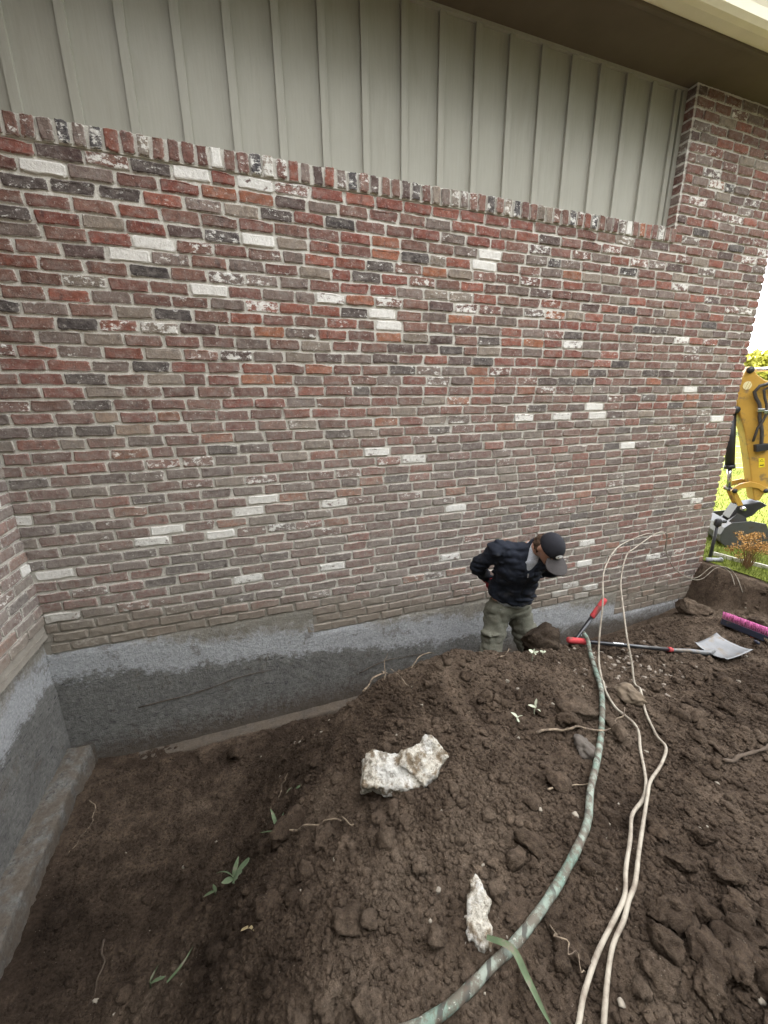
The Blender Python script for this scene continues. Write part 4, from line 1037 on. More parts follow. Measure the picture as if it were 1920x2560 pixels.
def head_sdf(X, Y, Z):
    d = sd_ell(X, Y, Z, HC+HU*.015-HF*.01, (.074, .094, .098), RH)
    d = smin(d, sd_ell(X, Y, Z, HC-HU*.052+HF*.022, (.055, .066, .062), RH), .03)                 # jaw
    d = smin(d, sd_ell(X, Y, Z, HC-HU*.012+HF*.098, (.013, .020, .022), RH), .012)                # nose
    d = smin(d, sd_ell(X, Y, Z, HC-HU*.094+HF*.068, (.020, .018, .014), RH), .02)                 # chin
    for s in (-1, 1):
        d = smin(d, sd_ell(X, Y, Z, HC+HLft*s*.078-HU*.010-HF*.012, (.010, .020, .031), RH), .008)   # ears
        d = np.maximum(d, -sd_ell(X, Y, Z, HC+HLft*s*.031+HU*.018+HF*.100, (.014, .012, .008), RH))  # eye sockets
        d = smin(d, sd_ell(X, Y, Z, HC+HLft*s*.031+HU*.016+HF*.080, (.011, .011, .010), RH), .003)
    d = np.maximum(d, -sd_ell(X, Y, Z, HC-HU*.052+HF*.094, (.022, .008, .0035), RH))              # mouth
    return d
def torso_sdf(X, Y, Z, g):
    d = sd_ell(X, Y, Z, (1.925, -.56, .50), (.165+g, .115+g, .24), RT)
    d = smin(d, sd_ell(X, Y, Z, (1.895, -.645, .71), (.180+g, .125+g, .20), RT), .06)
    return d
def arms_sdf(X, Y, Z, g, q=1.0):
    d = 9.0
    for s, e, w in ((SHR, ELR, WRR), (SHL, ELL, WRL)):
        w = tuple(np.array(e)+(np.array(w)-np.array(e))*q)
        d = np.minimum(d, smin(sd_cone(X, Y, Z, s, e, .058+g, .046+g), sd_cone(X, Y, Z, e, w, .045+g, .032+g), .02))
    return d
def legs_sdf(X, Y, Z, g):
    d = 9.0
    for h, k, a in ((HIPR, KNR, ANR), (HIPL, KNL, ANL)):
        d = np.minimum(d, smin(sd_cone(X, Y, Z, h, k, .088+g, .060+g), sd_cone(X, Y, Z, k, a, .058+g, .042+g*1.2), .03))
    return d
def hand_sdf(X, Y, Z, w, dirn, side, g):
    dirn = unit(dirn); side = unit(np.array(side)-dirn*(np.array(side)@dirn)); nrm = np.cross(dirn, side); w = np.array(w)
    R = np.stack([side, dirn, nrm])
    d = sd_ell(X, Y, Z, w+dirn*.055, (.042+g, .052+g, .020+g), R)
    d = smin(d, sd_cone(X, Y, Z, w-np.array(g > 0)*dirn*.05, w+dirn*.03, .034+g, .031+g), .015)
    for q, L in ((-.030, .068), (-.010, .080), (.010, .076), (.030, .060)):
        b = w+dirn*.088+side*q; m = b+dirn*L*.5+nrm*.006; t = m+dirn*L*.38+nrm*.026
        d = smin(d, np.minimum(sd_cone(X, Y, Z, b, m, .0095+g, .009+g), sd_cone(X, Y, Z, m, t, .009+g, .0075+g)), .004)
    b = w+dirn*.03-side*.034; m = b+dirn*.035-side*.026+nrm*.01; t = m+dirn*.03-side*.002+nrm*.012
    return smin(d, np.minimum(sd_cone(X, Y, Z, b, m, .012+g, .0105+g), sd_cone(X, Y, Z, m, t, .0105+g, .0085+g)), .008)
HANDS = ((WRR, (.55, .05, -.45), (.3, -.6, .4)), (WRL, (-.55, .1, -.45), (.2, .6, -.4)))
def body_sdf(X, Y, Z):
    d = smin(torso_sdf(X, Y, Z, -.02), sd_ell(X, Y, Z, (1.93, -.50, .29), (.150, .10, .13)), .05)
    d = smin(d, smin(arms_sdf(X, Y, Z, -.012), legs_sdf(X, Y, Z, -.012), .001), .03)
    for w, a, s in HANDS: d = smin(d, hand_sdf(X, Y, Z, w, a, s, -.003), .012)
    for a in (ANR, ANL): d = smin(d, sd_cone(X, Y, Z, (a[0], a[1]+.02, a[2]-.055), (a[0]-.02, a[1]-.13, a[2]-.075), .030, .022), .02)
    d = smin(d, sd_cone(X, Y, Z, NECK, HC-HF*.03-HU*.05, .062, .055), .03)
    return smin(d, head_sdf(X, Y, Z), .02)
def folds(X, Y, Z, sc, s, amp):
    n = noise3(X*sc+2*noise3(X*6, Y*6, Z*6, s+4), Y*sc, Z*sc*1.9, s)
    return amp*(1-2*np.abs(n))
def jacket_sdf(X, Y, Z):
    d = torso_sdf(X, Y, Z, .016)
    d = smin(d, sd_ell(X, Y, Z, (1.93, -.545, .44), (.176, .135, .10), RT), .05)
    d = smin(d, sd_cone(X, Y, Z, SHR, SHL, .082, .078), .05)
    d = smin(d, arms_sdf(X, Y, Z, .018, .72), .03)
    d = smin(d, sd_cone(X, Y, Z, (1.93, -.735, .83), (1.955, -.755, .90), .088, .072), .03)      # collar
    d = d+folds(X, Y, Z, 10, 400, .011)+folds(X, Y, Z, 22, 405, .006)
    hem = ((X-1.925)*TA[0]+(Y+.53)*TA[1]+(Z-.385)*TA[2])                                           # cut at the hem
    body_side = (np.sqrt((X-1.93)**2+(Y+.54)**2) < .235) & (Z < .55)
    d = np.where(body_side, np.maximum(d, -hem), d)
    v = sd_cone(X, Y, Z, (1.925, -.83, .93), (1.862, -.80, .69), .085, .030)                    # open neck
    return np.maximum(d, -v)
def shirt_sdf(X, Y, Z):
    d = torso_sdf(X, Y, Z, -.010)
    d = smin(d, sd_ell(X, Y, Z, (1.93, -.535, .385), (.150, .118, .060), RT), .03)
    d = smin(d, sd_cone(X, Y, Z, (1.92, -.70, .80), (1.945, -.735, .875), .085, .066), .03)
    return d+folds(X, Y, Z, 16, 410, .003)
def trousers_sdf(X, Y, Z):
    d = smin(sd_ell(X, Y, Z, (1.93, -.50, .285), (.172, .122, .13)), legs_sdf(X, Y, Z, .022), .05)
    for k, (c, r) in enumerate((((1.715, -.575, .04), .2), ((2.135, -.565, .01), -.2))):
        d = smin(d, sdbox(X, Y, Z, c, (.045, .055, .075), r, 0, .02), .025)
        d = smin(d, sdbox(X, Y, Z, (c[0], c[1]-.005, c[2]+.075), (.050, .060, .016), r, 0, .012), .012)
    d = d+folds(X, Y, Z, 9, 420, .011)+folds(X, Y, Z, 22, 425, .005)
    d = np.maximum(d, Z-.372-.25*(Y+.5))
    return np.maximum(d, np.maximum(FLOOR_R, FLOOR_L)+.055-Z)
def cap_sdf(X, Y, Z):
    c = HC+HU*.025-HF*.008
    dome = sd_ell(X, Y, Z, c, (.083, .102, .099), RH)
    u = (X-HC[0])*HU[0]+(Y-HC[1])*HU[1]+(Z-HC[2])*HU[2]
    return np.maximum(dome, .020-u)
def brim_sdf(X, Y, Z):
    c = HC+HF*.125+HU*.018; l = (X-c[0])*HLft[0]+(Y-c[1])*HLft[1]+(Z-c[2])*HLft[2]
    f = (X-c[0])*HF[0]+(Y-c[1])*HF[1]+(Z-c[2])*HF[2]; u = (X-c[0])*HU[0]+(Y-c[1])*HU[1]+(Z-c[2])*HU[2]
    u = u+3.2*l*l+.16*(f+.05)
    q = (np.sqrt((l/.082)**2+(f/.078)**2)-1)*.07
    return np.maximum(np.maximum(q, np.abs(u)-.0045), -.055-f)
def hair_sdf(X, Y, Z):
    d = sd_ell(X, Y, Z, HC-HF*.035-HU*.030, (.088, .088, .075), RH)
    d = smin(d, sd_ell(X, Y, Z, HC-HF*.085-HU*.045, (.060, .045, .060), RH), .03)
    f = (X-HC[0])*HF[0]+(Y-HC[1])*HF[1]+(Z-HC[2])*HF[2]
    d = np.maximum(d, f+.012)
    return d+.010*noise3(X*60, Y*60, Z*60, 430)
M['skin'] = simple_mat('skin', (.34, .185, .125), .55, .12, 30, .35)
def cloth(name, col, sc=160, var=.25, rough=.85, dust=None, damt=.2):
    t = NT(name); n = t.noise(sc, 3); n1 = t.noise(7, 5, .6)
    c = t.mix(1.0, col, t.ramp(n, [(.3, (1-var,)*3), (.7, (1+var,)*3)]), 'MULTIPLY')
    c = t.mix(1.0, c, t.ramp(n1, [(.3, (.85,)*3), (.7, (1.2,)*3)]), 'MULTIPLY')
    if dust: c = t.mix(t.math('MULTIPLY', t.step(t.noise(10, 6, .65), .52, .68), damt), c, dust)
    t.bump(n, .3, .002); return t.done(c, rough, .2)
M['jacket'] = cloth('navy_cotton', (.011, .0135, .021), dust=(.06, .055, .05), damt=.35)
M['trousers'] = cloth('olive_canvas', (.118, .116, .090), dust=(.13, .115, .085), damt=.5)
M['shirt'] = cloth('grey_jersey', (.40, .42, .46)); M['glove'] = cloth('red_knit', (.34, .035, .045), dust=(.12, .05, .045), damt=.5)
M['cap'] = cloth('black_twill', (.016, .016, .020)); M['brim'] = cloth('taupe_twill', (.048, .043, .042)); M['hair'] = cloth('brown_hair', (.055, .032, .020), 90, .5)
M['boot'] = cloth('brown_leather', (.07, .045, .03), 60)
P, F = surface_nets(body_sdf, (1.50, -1.10, min(FLOOR_R, FLOOR_L)-.03), (2.45, -.25, 1.10), .0105)
man = mesh_obj('person', P, F, M['skin'], None, True)
tag(man, 'person in navy jacket, olive trousers and cap bending forward in the trench, hands behind hips', 'person')
def worn(name, f, lo, hi, h, m):
    P, F = surface_nets(f, lo, hi, h); return mesh_obj(name, P, F, M[m], man, True)
worn('jacket', jacket_sdf, (1.52, -.95, .34), (2.45, -.28, 1.04), .0095, 'jacket')
worn('shirt', shirt_sdf, (1.66, -.92, .24), (2.18, -.36, .98), .0095, 'shirt')
worn('trousers', trousers_sdf, (1.52, -.78, min(FLOOR_R, FLOOR_L)+.02), (2.34, -.33, .46), .0100, 'trousers')
worn('cap', cap_sdf, HC-.14, HC+.15, .006, 'cap'); brim = worn('cap_brim', brim_sdf, HC-.20, HC+.17, .0045, 'brim')
worn('hair', hair_sdf, HC-.17, HC+.16, .0062, 'hair')
for w, a, s in HANDS:
    w = np.array(w); worn('glove', lambda X, Y, Z: hand_sdf(X, Y, Z, w, a, s, .004), w-.21, w+.21, .0055, 'glove')
for a in (ANR, ANL):
    fl = a[2]-.10
    def boot(X, Y, Z):
        d = smin(sd_cone(X, Y, Z, (a[0], a[1]+.01, a[2]+.06), (a[0], a[1]+.02, fl+.05), .056, .052), sd_cone(X, Y, Z, (a[0], a[1], fl+.045), (a[0]-.02, a[1]-.15, fl+.04), .052, .045), .04)
        return np.maximum(d, fl-.005-Z)
    worn('boot', boot, (a[0]-.12, a[1]-.24, fl-.03), (a[0]+.12, a[1]+.12, fl+.22), .009, 'boot')
# white oval badge on the cap with a dark mark, zip pull, pocket buttons
def on_surface(f, p, dirn):
    p = np.array(p, float); dirn = unit(dirn)
    for _ in range(60):
        v = float(f(np.array([p[0]]), np.array([p[1]]), np.array([p[2]]))[0])
        p = p+dirn*v*.6
        if abs(v) < 2e-4: break
    return p
M['badge'] = simple_mat('white_badge', (.72, .72, .72), .6); M['zip'] = simple_mat('steel_zip', (.55, .55, .55), .35, .1, 30, .5, .8)
pb = on_surface(cap_sdf, HC+HF*.2+HU*.055, -HF)
nb_ = unit(HF*.92+HU*.38); ub = unit(HU-nb_*(HU@nb_)); lb_ = np.cross(ub, nb_)
def ring(ra, rb, rr, z, name, m):
    V, F = [], []; n = 24
    for k in range(n):
        t = 2*math.pi*k/n
        for q in (rr, 1.0):
            o = lb_*math.cos(t)*ra*q+ub*math.sin(t)*rb*q; dep = (o@lb_)**2/.2+(o@ub)**2/.2
            V.append(pb+nb_*(z-dep*1.0)+o)
    F = [(2*k, 2*k+1, (2*k+3) % (2*n), (2*k+2) % (2*n)) for k in range(n)]
    return mesh_obj(name, V, F, M[m], man)
ring(.027, .017, .38, .0025, 'cap_badge', 'badge')
MB().box((-.003, -.002, -.0012), (.012, .002, .0012), frame(pb+nb_*.0035, pb+nb_*.0035+lb_, nb_)).build('cap_badge_mark', M['badge'], man)
def jacket_pt(x, z):
    p = np.array((x, -1.1, z))
    return on_surface(jacket_sdf, p, (0, 1, 0))
zp = [jacket_pt(1.875-.0*t+.05*(t), .70-.30*t) for t in np.linspace(0, 1, 9)]
MB().tube([p+np.array((0, -.001, 0)) for p in zp], .003, 5).build('zip', M['cap'], man, True)
MB().box((-.005, -.004, -.032), (.005, .003, .0), Matrix.Translation(Vector(zp[0]-np.array((0, .004, 0))))).build('zip_pull', M['zip'], man)
for pt in ((1.66, .135), (2.17, .10), (1.80, .315)):
    q = on_surface(trousers_sdf, np.array((pt[0], -.9, pt[1])), (0, 1, 0))
    MB().tube([q+np.array((0, .002, 0)), q-np.array((0, .004, 0))], .007, 8).build('button', M['zip'], man)

# ------------------------------------------------------------------ lawn, fence, far trees
def lawn_material():
    t = NT('lawn'); n0 = t.noise(.7, 4); n1 = t.noise(9, 5, .65)
    c = t.mix(n0, (.100, .130, .022), (.150, .165, .030)); c = t.mix(1.0, c, t.ramp(n1, [(.3, (.6,)*3), (.7, (1.35,)*3)]), 'MULTIPLY')
    t.bump(t.noise(40, 5, .7), .8, .03); return t.done(c, .9, .1)
M['lawn'] = lawn_material()
lm = MB()
for (a, b, c_, d) in ((5.21, -3.38, 420, 420), (-400, 8.05, 5.21, 420), (40, -400, 420, -3.38), (-400, -400, 40, -39)):
    lm.add([(a, b, 0), (c_, b, 0), (c_, d, 0), (a, d, 0)], [(0, 1, 2, 3)])
tag(lm.build('lawn', M['lawn']), 'mown lawn beyond the house corner', kind='structure')
gr_ = np.random.default_rng(11); n = 34000
rad = 5.6+gr_.random(n)**1.3*9.5; th = np.radians(gr_.uniform(48, 76, n)); gx = rad*np.sin(th); gy = rad*np.cos(th)-2.95
edge_x = 5.17+.05*noise2(gy*6, gy*0, 6)
k = (gx > edge_x); gx, gy, rad = gx[k], gy[k], rad[k]; n = len(gx)
hh = gr_.uniform(.025, .06, n)*(1+.25*noise2(gx*2, gy*2, 7)); w = .0022*np.maximum(1, rad/6); a = gr_.uniform(0, 6.28, n); ln = gr_.uniform(.1, .7, n)*hh; b = gr_.uniform(0, 6.28, n)
P0_ = np.stack([gx-np.cos(a)*w, gy-np.sin(a)*w, np.full(n, -.008)], 1); P1_ = np.stack([gx+np.cos(a)*w, gy+np.sin(a)*w, np.full(n, -.008)], 1)
P2_ = np.stack([gx+np.cos(b)*ln*.4+np.cos(a)*w*.6, gy+np.sin(b)*ln*.4+np.sin(a)*w*.6, hh*.6], 1); P3_ = np.stack([gx+np.cos(b)*ln, gy+np.sin(b)*ln, hh], 1)
V = np.stack([P0_, P1_, P2_, P3_], 1).reshape(-1, 3); i = np.arange(n)*4
F = np.concatenate([np.stack([i, i+1, i+2], 1), np.stack([i, i+2, i+3], 1)])
M['grass'] = simple_mat('grass_blade', (.130, .160, .026), .7, .35, 3)
tag(mesh_obj('grass', V, F, M['grass']), 'short green grass of the lawn', kind='stuff')

M['galv'] = simple_mat('galvanised_wire', (.50, .50, .49), .5, .1, 10, .4, .3)
fa, fb = Vector((9.0, 7.2, 0)), Vector((17.5, -.75, 0)); fd = (fb-fa); fl_ = fd.length; fd = fd/fl_
fe = empty('wire_fence', fa); tag(fe, 'pale wire mesh fence across the lawn behind the excavator', 'fence')
for q in np.arange(0, fl_+.1, 2.3):
    MB().tube([fd*q+Vector((0, 0, -.2)), fd*q+Vector((0, 0, 1.3))], .028, 8).build('post', M['galv'], fe, True)
for z in (.08, .65, 1.22): MB().tube([Vector((0, 0, z)), fd*fl_+Vector((0, 0, z))], .014, 6).build('rail', M['galv'], fe, True)
wm2 = MB()
for q in np.arange(.1, fl_, .11): wm2.tube([fd*q+Vector((0, 0, .05)), fd*q+Vector((0, 0, 1.22))], .004, 3, False)
for z in np.arange(.2, 1.2, .15): wm2.tube([Vector((0, 0, z)), fd*fl_+Vector((0, 0, z))], .004, 3, False)
o = wm2.build('wire_mesh', M['galv'], fe); o['kind'] = 'stuff'

def leaf_cloud(n, centers, radii, size, r):
    V, F = [], []
    c = np.array(centers); rr = np.array(radii); k = r.integers(0, len(c), n)
    d = r.normal(size=(n, 3)); d /= np.linalg.norm(d, axis=1)[:, None]; p = c[k]+d*rr[k][:, None]*(r.random(n)**.45)[:, None]*np.array([1, 1, .8])
    u = r.normal(size=(n, 3)); u /= np.linalg.norm(u, axis=1)[:, None]; v = np.cross(u, r.normal(size=(n, 3))); v /= np.linalg.norm(v, axis=1)[:, None]+1e-9
    s = size*r.uniform(.6, 1.4, n)[:, None]
    V = np.stack([p-u*s, p+v*s*.5, p+u*s, p-v*s*.5], 1).reshape(-1, 3); i = np.arange(n)*4
    return V, np.stack([i, i+1, i+2, i+3], 1)
M['bark'] = simple_mat('bark', (.11, .085, .06), .95, .3, 10)
M['autumn_leaf'] = simple_mat('yellow_green_leaf', (.26, .25, .035), .7, .35, 1.2)
M['tree_leaf'] = simple_mat('mid_green_leaf', (.085, .125, .03), .7, .35, 1.2)
def tree(x, y, ht, cr_, m, lb, sd, n=5000):
    r = np.random.default_rng(sd); e = empty('tree', (x, y, 0)); tag(e, lb, 'tree', 'trees beyond the fence')
    mb = MB().tube([(0, 0, -.2), (.05, 0, ht*.3), (0, .1, ht*.6)], [.22, .16, .07], 9)
    cs, rs = [], []
    for i in range(14):
        a = r.uniform(0, 6.28); q = r.uniform(.2, 1)*cr_*.7; z = ht*r.uniform(.38, .86); cs.append((math.cos(a)*q, math.sin(a)*q, z)); rs.append(cr_*r.uniform(.28, .46))
        mb.tube([(0, 0, ht*.3), (math.cos(a)*q*.5, math.sin(a)*q*.5, (z+ht*.35)/2), cs[-1]], [.06, .04, .015], 5)
    mb.build('trunk', M['bark'], e, True); V, F = leaf_cloud(n, cs, rs, .16, r); mesh_obj('crown', V, F, M[m], e)
tree(27.0, 11.4, 4.2, 2.6, 'autumn_leaf', 'yellow-green tree showing above the excavator arm', 51)
tree(33, 12.2, 4.4, 3.0, 'autumn_leaf', 'pale yellow-green tree standing farther off behind the arm', 52)
tree(24, 13.2, 3.4, 2.2, 'tree_leaf', 'low green tree beyond the fence near the house corner', 53)
tree(36, 20, 4.6, 3.4, 'tree_leaf', 'distant mid green tree beyond the lawn', 54)
tree(30, 6.5, 4.0, 2.8, 'tree_leaf', 'green tree beyond the fence behind the excavator cab', 55)

# unseen dark evergreens, added behind the photographer to block low sky light
M['evergreen'] = simple_mat('sky_block_leaf', (.035, .05, .022), .8, .3, 1.0)
def evergreen(x, y, ht, sd):
    r = np.random.default_rng(sd); e = empty('sky_block_evergreen', (x, y, 0)); tag(e, 'tall dark evergreen added out of view to block low sky light', 'tree', 'added sky-blocking evergreens')
    MB().tube([(0, 0, -.2), (0, 0, ht*.9)], [.25, .04], 8).build('trunk', M['bark'], e, True)
    cs = [(0.5*math.cos(k*2.4)*(1-k/24), .5*math.sin(k*2.4)*(1-k/24), .7+k*ht*.9/24) for k in range(24)]
    V, F = leaf_cloud(6500, cs, [max(.9, 2.5*(1-k/30)) for k in range(24)], .36, r); mesh_obj('crown', V, F, M['evergreen'], e)
for k, x in enumerate(range(-14, 22, 3)): evergreen(x+.7*math.sin(k*2.1), -11.5+.8*math.cos(k*1.7), 13.0+1.0*math.sin(k*3.3), 70+k)

# ------------------------------------------------------------------ things at the house corner
M['grey_pvc'] = simple_mat('grey_pipe', (.30, .31, .33), .5); M['black_pvc'] = simple_mat('black_pipe', (.03, .03, .032), .45)
ri = empty('irrigation_riser', (5.36, .03, 0)); tag(ri, 'dark irrigation riser pipe standing in the grass by the house corner', 'pipe')
MB().tube([(0, 0, -.1), (0, 0, .42)], .018, 10).build('riser_pipe', M['black_pvc'], ri, True)
MB().tube([(0, 0, .41), (0, 0, .43), (0, 0, .50), (0, 0, .515)], [.02, .040, .040, .02], 10).build('cap', M['black_pvc'], ri, True)
MB().tube([(.0, 0, .47), (.075, -.04, .48)], [.018, .022], 8).build('outlet', M['black_pvc'], ri, True)
st = MB().tube([(5.20, -.03, .02), (5.33, -.10, .025)], .024, 12).tube([(5.325, -.0975, .025), (5.345, -.108, .025)], .030, 12).build('pipe_stub', M['grey_pvc'], None, True)
tag(st, 'grey pipe stub lying at the foot of the brick corner', 'pipe')
eg = MB()
for i in range(14):
    y0 = .1-i*.10; y1 = y0-.097; x0 = 5.48+.012*math.sin(i*1.7)-(y0)*.22; x1 = 5.48+.012*math.sin((i+1)*1.7)-(y1)*.22
    eg.add([(x0, y0, -.02), (x0+.02, y0, -.02), (x1+.02, y1, -.02), (x1, y1, -.02), (x0, y0, .045), (x0+.02, y0, .045), (x1+.02, y1, .045), (x1, y1, .045)], [(4, 7, 6, 5), (0, 4, 5, 1), (3, 2, 6, 7), (0, 3, 7, 4), (1, 5, 6, 2)])
tag(eg.build('lawn_edging', simple_mat('pale_edging', (.52, .50, .44), .8)), 'thin pale lawn edging strip beside the dried shrub', 'edging')
sr = np.random.default_rng(31)
sb = empty('shrub', (5.40, -.34, 0)); tag(sb, 'small dried orange-brown shrub at the lawn edge', 'shrub')
mb = MB(); cs = []
for i in range(26):
    a = sr.uniform(0, 6.28); q = sr.uniform(.04, .20); z = sr.uniform(.16, .40); cs.append((math.cos(a)*q, math.sin(a)*q, z)); mb.tube([(math.cos(a)*.02, math.sin(a)*.02, -.02), (math.cos(a)*q*.4, math.sin(a)*q*.4, z*.5), cs[-1]], [.005, .0035, .0015], 4)
mb.build('stems', simple_mat('dry_stem', (.20, .12, .06), .9), sb); V, F = leaf_cloud(1500, cs, [.055]*len(cs), .011, sr); mesh_obj('foliage', V, F, simple_mat('dry_leaf', (.34, .19, .06), .8, .4, 30), sb)

# ------------------------------------------------------------------ excavator
M['cat_yellow'] = simple_mat('machine_yellow', (.46, .27, .05), .42, .1, 5, .45, dirt=(.22, .15, .07), dsc=8, damt=.32)
M['machine_black'] = simple_mat('machine_black', (.025, .025, .028), .45, .2, 10, .4); M['rubber'] = simple_mat('hydraulic_hose', (.045, .042, .04), .55, .2, 20, .4)
M['chrome'] = simple_mat('chrome_rod', (.65, .66, .68), .18, .05, 5, .5, .95); M['bucket'] = simple_mat('worn_bucket_steel', (.095, .097, .10), .5, .25, 6, .4, .4, dirt=(.09, .075, .06), dsc=6, damt=.4)
M['decal'] = simple_mat('yellow_decal', (.72, .58, .03), .5); M['pale_decal'] = simple_mat('pale_decal', (.72, .66, .38), .5); M['cabglass'] = simple_mat('cab_glass', (.03, .035, .04), .1, .1, 3, .6)
E0 = Vector((6.1, .25, 0)); EH = Vector((.8, -.6, 0)); EN = Vector((.6, .8, 0))
ex = empty('excavator', (8.6, -1.6, 0)); tag(ex, 'yellow mini excavator with its arm and bucket lowered on the lawn', 'excavator')
def em(u, z, d): p = E0+EH*u+EN*d+Vector((0, 0, z)); return (p.x-8.6, p.y+1.6, p.z)
def plate(name, pts, a, b, m, bev=.01, parent=None): return MB().prism(pts[::-1], a, b, em).build(name, M[m], parent or ex, bevel=bev)
stick = plate('stick', [(-.235, 2.305), (-.184, 2.303), (-.12, 2.21), (-.03, 2.14), (.20, 2.09), (.34, 1.90), (.40, 1.55), (.36, 1.2), (.30, .95), (.25, .75), (.215, .637), (.162, .623), (.102, .80), (-.016, 1.208), (-.115, 1.516), (-.188, 1.695), (-.243, 1.817), (-.275, 1.90), (-.275, 2.145)], 0, .19, 'cat_yellow', .012)
def etube(name, pts, r, m, n=10, parent=None): return MB().tube([em(*p) for p in pts], r, n).build(name, M[m], parent or ex, True)
etube('pin', [(-.205, 2.265, -.02), (-.205, 2.265, .21)], .038, 'machine_black', 12, stick)
plate('pin_plate', [(-.24, 2.25), (-.20, 2.31), (-.165, 2.28), (-.205, 2.22)], -.012, 0, 'machine_black', .004, stick)
etube('stick_cylinder_rod', [(-.205, 2.265, .095), (.60, 2.30, .095)], .026, 'chrome', 12)
etube('stick_cylinder', [(.55, 2.30, .095), (1.6, 2.36, .095)], .055, 'machine_black', 12)
etube('bucket_cylinder', [(-.262, 1.74, .09), (-.152, 1.05, .09)], .052, 'machine_black', 14)
etube('bucket_cylinder_collar', [(-.157, 1.08, .09), (-.149, 1.03, .09)], .060, 'machine_black', 14)
etube('bucket_cylinder_rod', [(-.152, 1.05, .09), (-.112, .775, .09)], .026, 'chrome', 12)
etube('pin', [(-.262, 1.79, -.015), (-.262, 1.79, .20)], .045, 'machine_black', 12)
for d in (-.03, .18):
    plate('bell_crank', [(-.13, .745), (-.10, .80), (-.045, .850), (.054, .882), (.155, .860), (.262, .80), (.275, .76), (.235, .735), (.154, .795), (.054, .812), (-.03, .782), (-.075, .735), (-.105, .715)], d, d+.03, 'cat_yellow', .005)
    plate('link', [(-.125, .765), (-.075, .775), (.075, .525), (.02, .500)], d+(.032 if d < 0 else -.032), d+(.055 if d < 0 else -.008), 'cat_yellow', .004)
etube('pin', [(-.092, .752, -.04), (-.092, .752, .22)], .030, 'machine_black', 12); etube('pin', [(.237, .771, -.04), (.237, .771, .22)], .030, 'machine_black', 12); etube('pin', [(.048, .515, -.04), (.048, .515, .22)], .030, 'chrome', 12)
cp = plate('coupler', [(-.071, .364), (-.004, .549), (.228, .617), (.309, .571), (.224, .50), (.18, .42), (.066, .354), (-.046, .323)], .0, .20, 'machine_black', .01)
bk = [(-.10, .345), (-.165, .27), (-.195, .17), (-.18, .085), (-.12, .02), (-.02, -.03), (.20, -.06), (.46, -.10)]
shell = MB()
V = []; F = []
for (u, z) in bk: V += [em(u, z, -.14), em(u, z, .42)]
for i in range(len(bk)-1): F.append((2*i, 2*i+1, 2*i+3, 2*i+2))
so = mesh_obj('bucket', V, F, M['bucket'], ex); md = so.modifiers.new('solid', 'SOLIDIFY'); md.thickness = .018
for d in (-.155, .42):
    MB().prism((bk+[(.36, .18), (.26, .36), (.10, .385)])[::-1], d, d+.016, em).build('bucket_side', M['bucket'], so, bevel=.003)
for q in (-.12, -.0, .12, .24, .36): MB().prism([(.43, -.085), (.53, -.145), (.44, -.118)][::-1], q, q+.05, em).build('tooth', M['bucket'], so)
for q in (-.03, .17): MB().prism([(-.10, .31), (.0, .45), (.10, .40), (.12, .33)][::-1], q, q+.03, em).build('bucket_ear', M['bucket'], so)
etube('hydraulic_hose', [(.35, 2.16, -.05), (.003, 2.104, -.05), (-.095, 2.072, -.05), (-.133, 2.004, -.045), (-.10, 1.93, -.04), (-.054, 1.864, -.04), (-.033, 1.794, -.04), (-.02, 1.70, -.04), (.004, 1.63, -.04), (.040, 1.52, -.04), (.060, 1.40, -.04), (.079, 1.30, -.03)], .019, 'rubber', 8)
etube('hydraulic_hose', [(.35, 2.12, -.06), (.009, 2.078, -.065), (-.049, 2.02, -.06), (-.02, 1.93, -.055), (.013, 1.855, -.055), (.036, 1.741, -.055), (.01, 1.64, -.06), (-.016, 1.573, -.05), (-.022, 1.48, -.045), (-.022, 1.40, -.03)], .014, 'rubber', 8)
for (u, z) in ((-.033, 1.785), (.036, 1.765)): plate('hose_clamp', [(u-.035, z-.02), (u+.035, z-.02), (u+.035, z+.02), (u-.035, z+.02)], -.075, -.03, 'chrome', .004)
plate('valve_block', [(.0, 1.36), (.13, 1.38), (.15, 1.30), (.02, 1.27)], -.07, 0, 'machine_black', .006)
plate('warning_decal', [(.091, 1.187), (.150, 1.189), (.172, 1.077), (.115, 1.065)], -.0035, -.0005, 'decal', 0)
plate('warning_symbol', [(.105, 1.145), (.150, 1.147), (.125, 1.180)], -.006, -.004, 'machine_black', 0); plate('warning_symbol', [(.113, 1.151), (.142, 1.152), (.126, 1.173)], -.0075, -.0062, 'decal', 0)
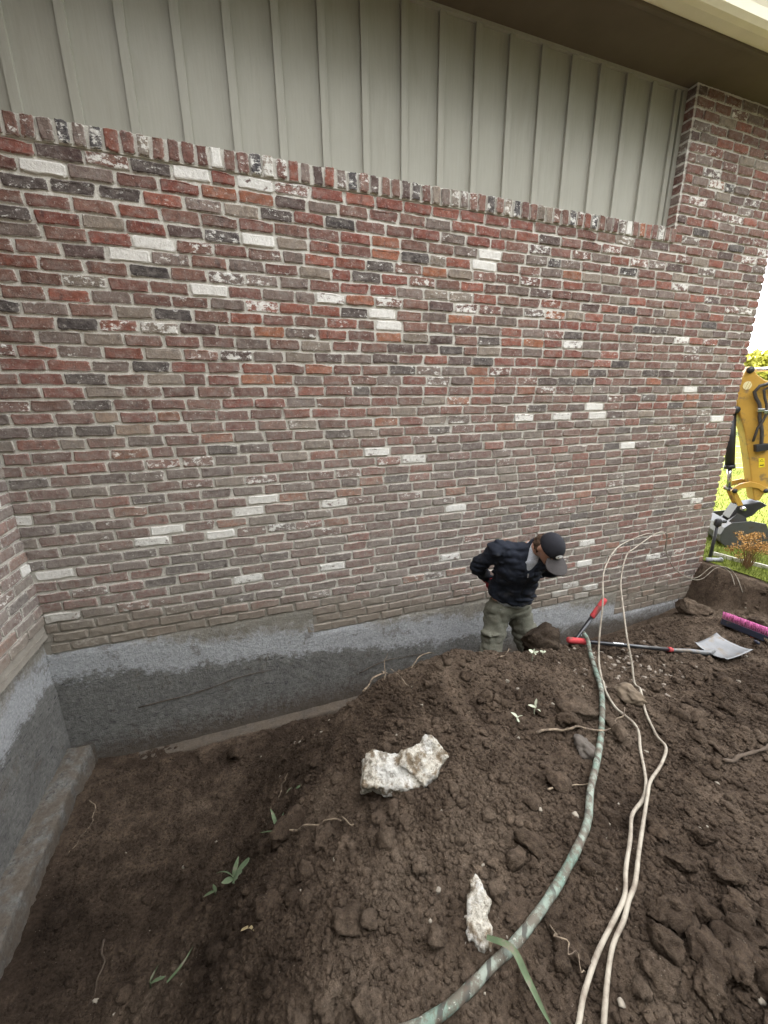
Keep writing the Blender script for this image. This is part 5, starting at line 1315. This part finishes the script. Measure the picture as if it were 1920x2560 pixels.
plate('warning_symbol', [(.122, 1.090), (.158, 1.093), (.154, 1.115), (.145, 1.103), (.120, 1.103)], -.006, -.004, 'machine_black', 0)
disc = [(-.199+.045*math.cos(a), 2.083+.050*math.sin(a)) for a in np.linspace(0, 2*math.pi, 21)[:-1]]
plate('round_emblem', disc, -.0035, -.0005, 'pale_decal', 0)
for (q, w_) in ((-.012, .004), (.018, .006)): plate('emblem_stripe', [(-.199+q-.012, 2.035), (-.199+q-.012+w_, 2.035), (-.199+q+.016+w_, 2.13), (-.199+q+.016, 2.13)], -.0055, -.004, 'cat_yellow', 0)
plate('boom', [(.30, 1.95), (.42, 1.72), (.9, 1.98), (1.25, 1.95), (2.4, .78), (2.62, .98), (1.55, 2.28), (1.05, 2.36)], .0, .20, 'cat_yellow', .02)
plate('boom_foot', [(2.2, .55), (2.75, .55), (2.75, 1.05), (2.35, 1.05)], -.02, .22, 'machine_black', .02)
plate('house_body', [(2.65, .62), (4.15, .62), (4.3, .85), (4.25, 1.35), (3.7, 1.45), (2.75, .9)], -.55, .75, 'cat_yellow', .05)
plate('cab', [(2.85, .92), (3.75, .92), (3.72, 2.35), (3.55, 2.45), (3.1, 2.45), (2.88, 2.0)], -.52, .42, 'cabglass', .04)
for d in (-.53, .37):
    for pts in ([(2.82, .9), (2.9, .9), (2.94, 2.0), (2.86, 2.02)], [(3.68, .9), (3.78, .9), (3.76, 2.38), (3.66, 2.38)], [(3.08, 2.41), (3.6, 2.41), (3.58, 2.49), (3.1, 2.49)]): plate('cab_frame', pts, d, d+.08, 'machine_black', .01)
plate('turntable', [(2.9, .48), (3.7, .48), (3.7, .62), (2.9, .62)], -.3, .5, 'machine_black', .02)
for d in (-.75, .60):
    plate('track', [(2.35, .25), (2.42, .08), (2.6, .01), (4.0, .01), (4.18, .08), (4.25, .25), (4.18, .42), (4.0, .49), (2.6, .49), (2.42, .42)], d, d+.36, 'rubber', .03)
    for q in (2.6, 3.05, 3.5, 4.0): etube('track_roller', [(q, .25, d-.01), (q, .25, d+.37)], .13, 'cat_yellow', 14)
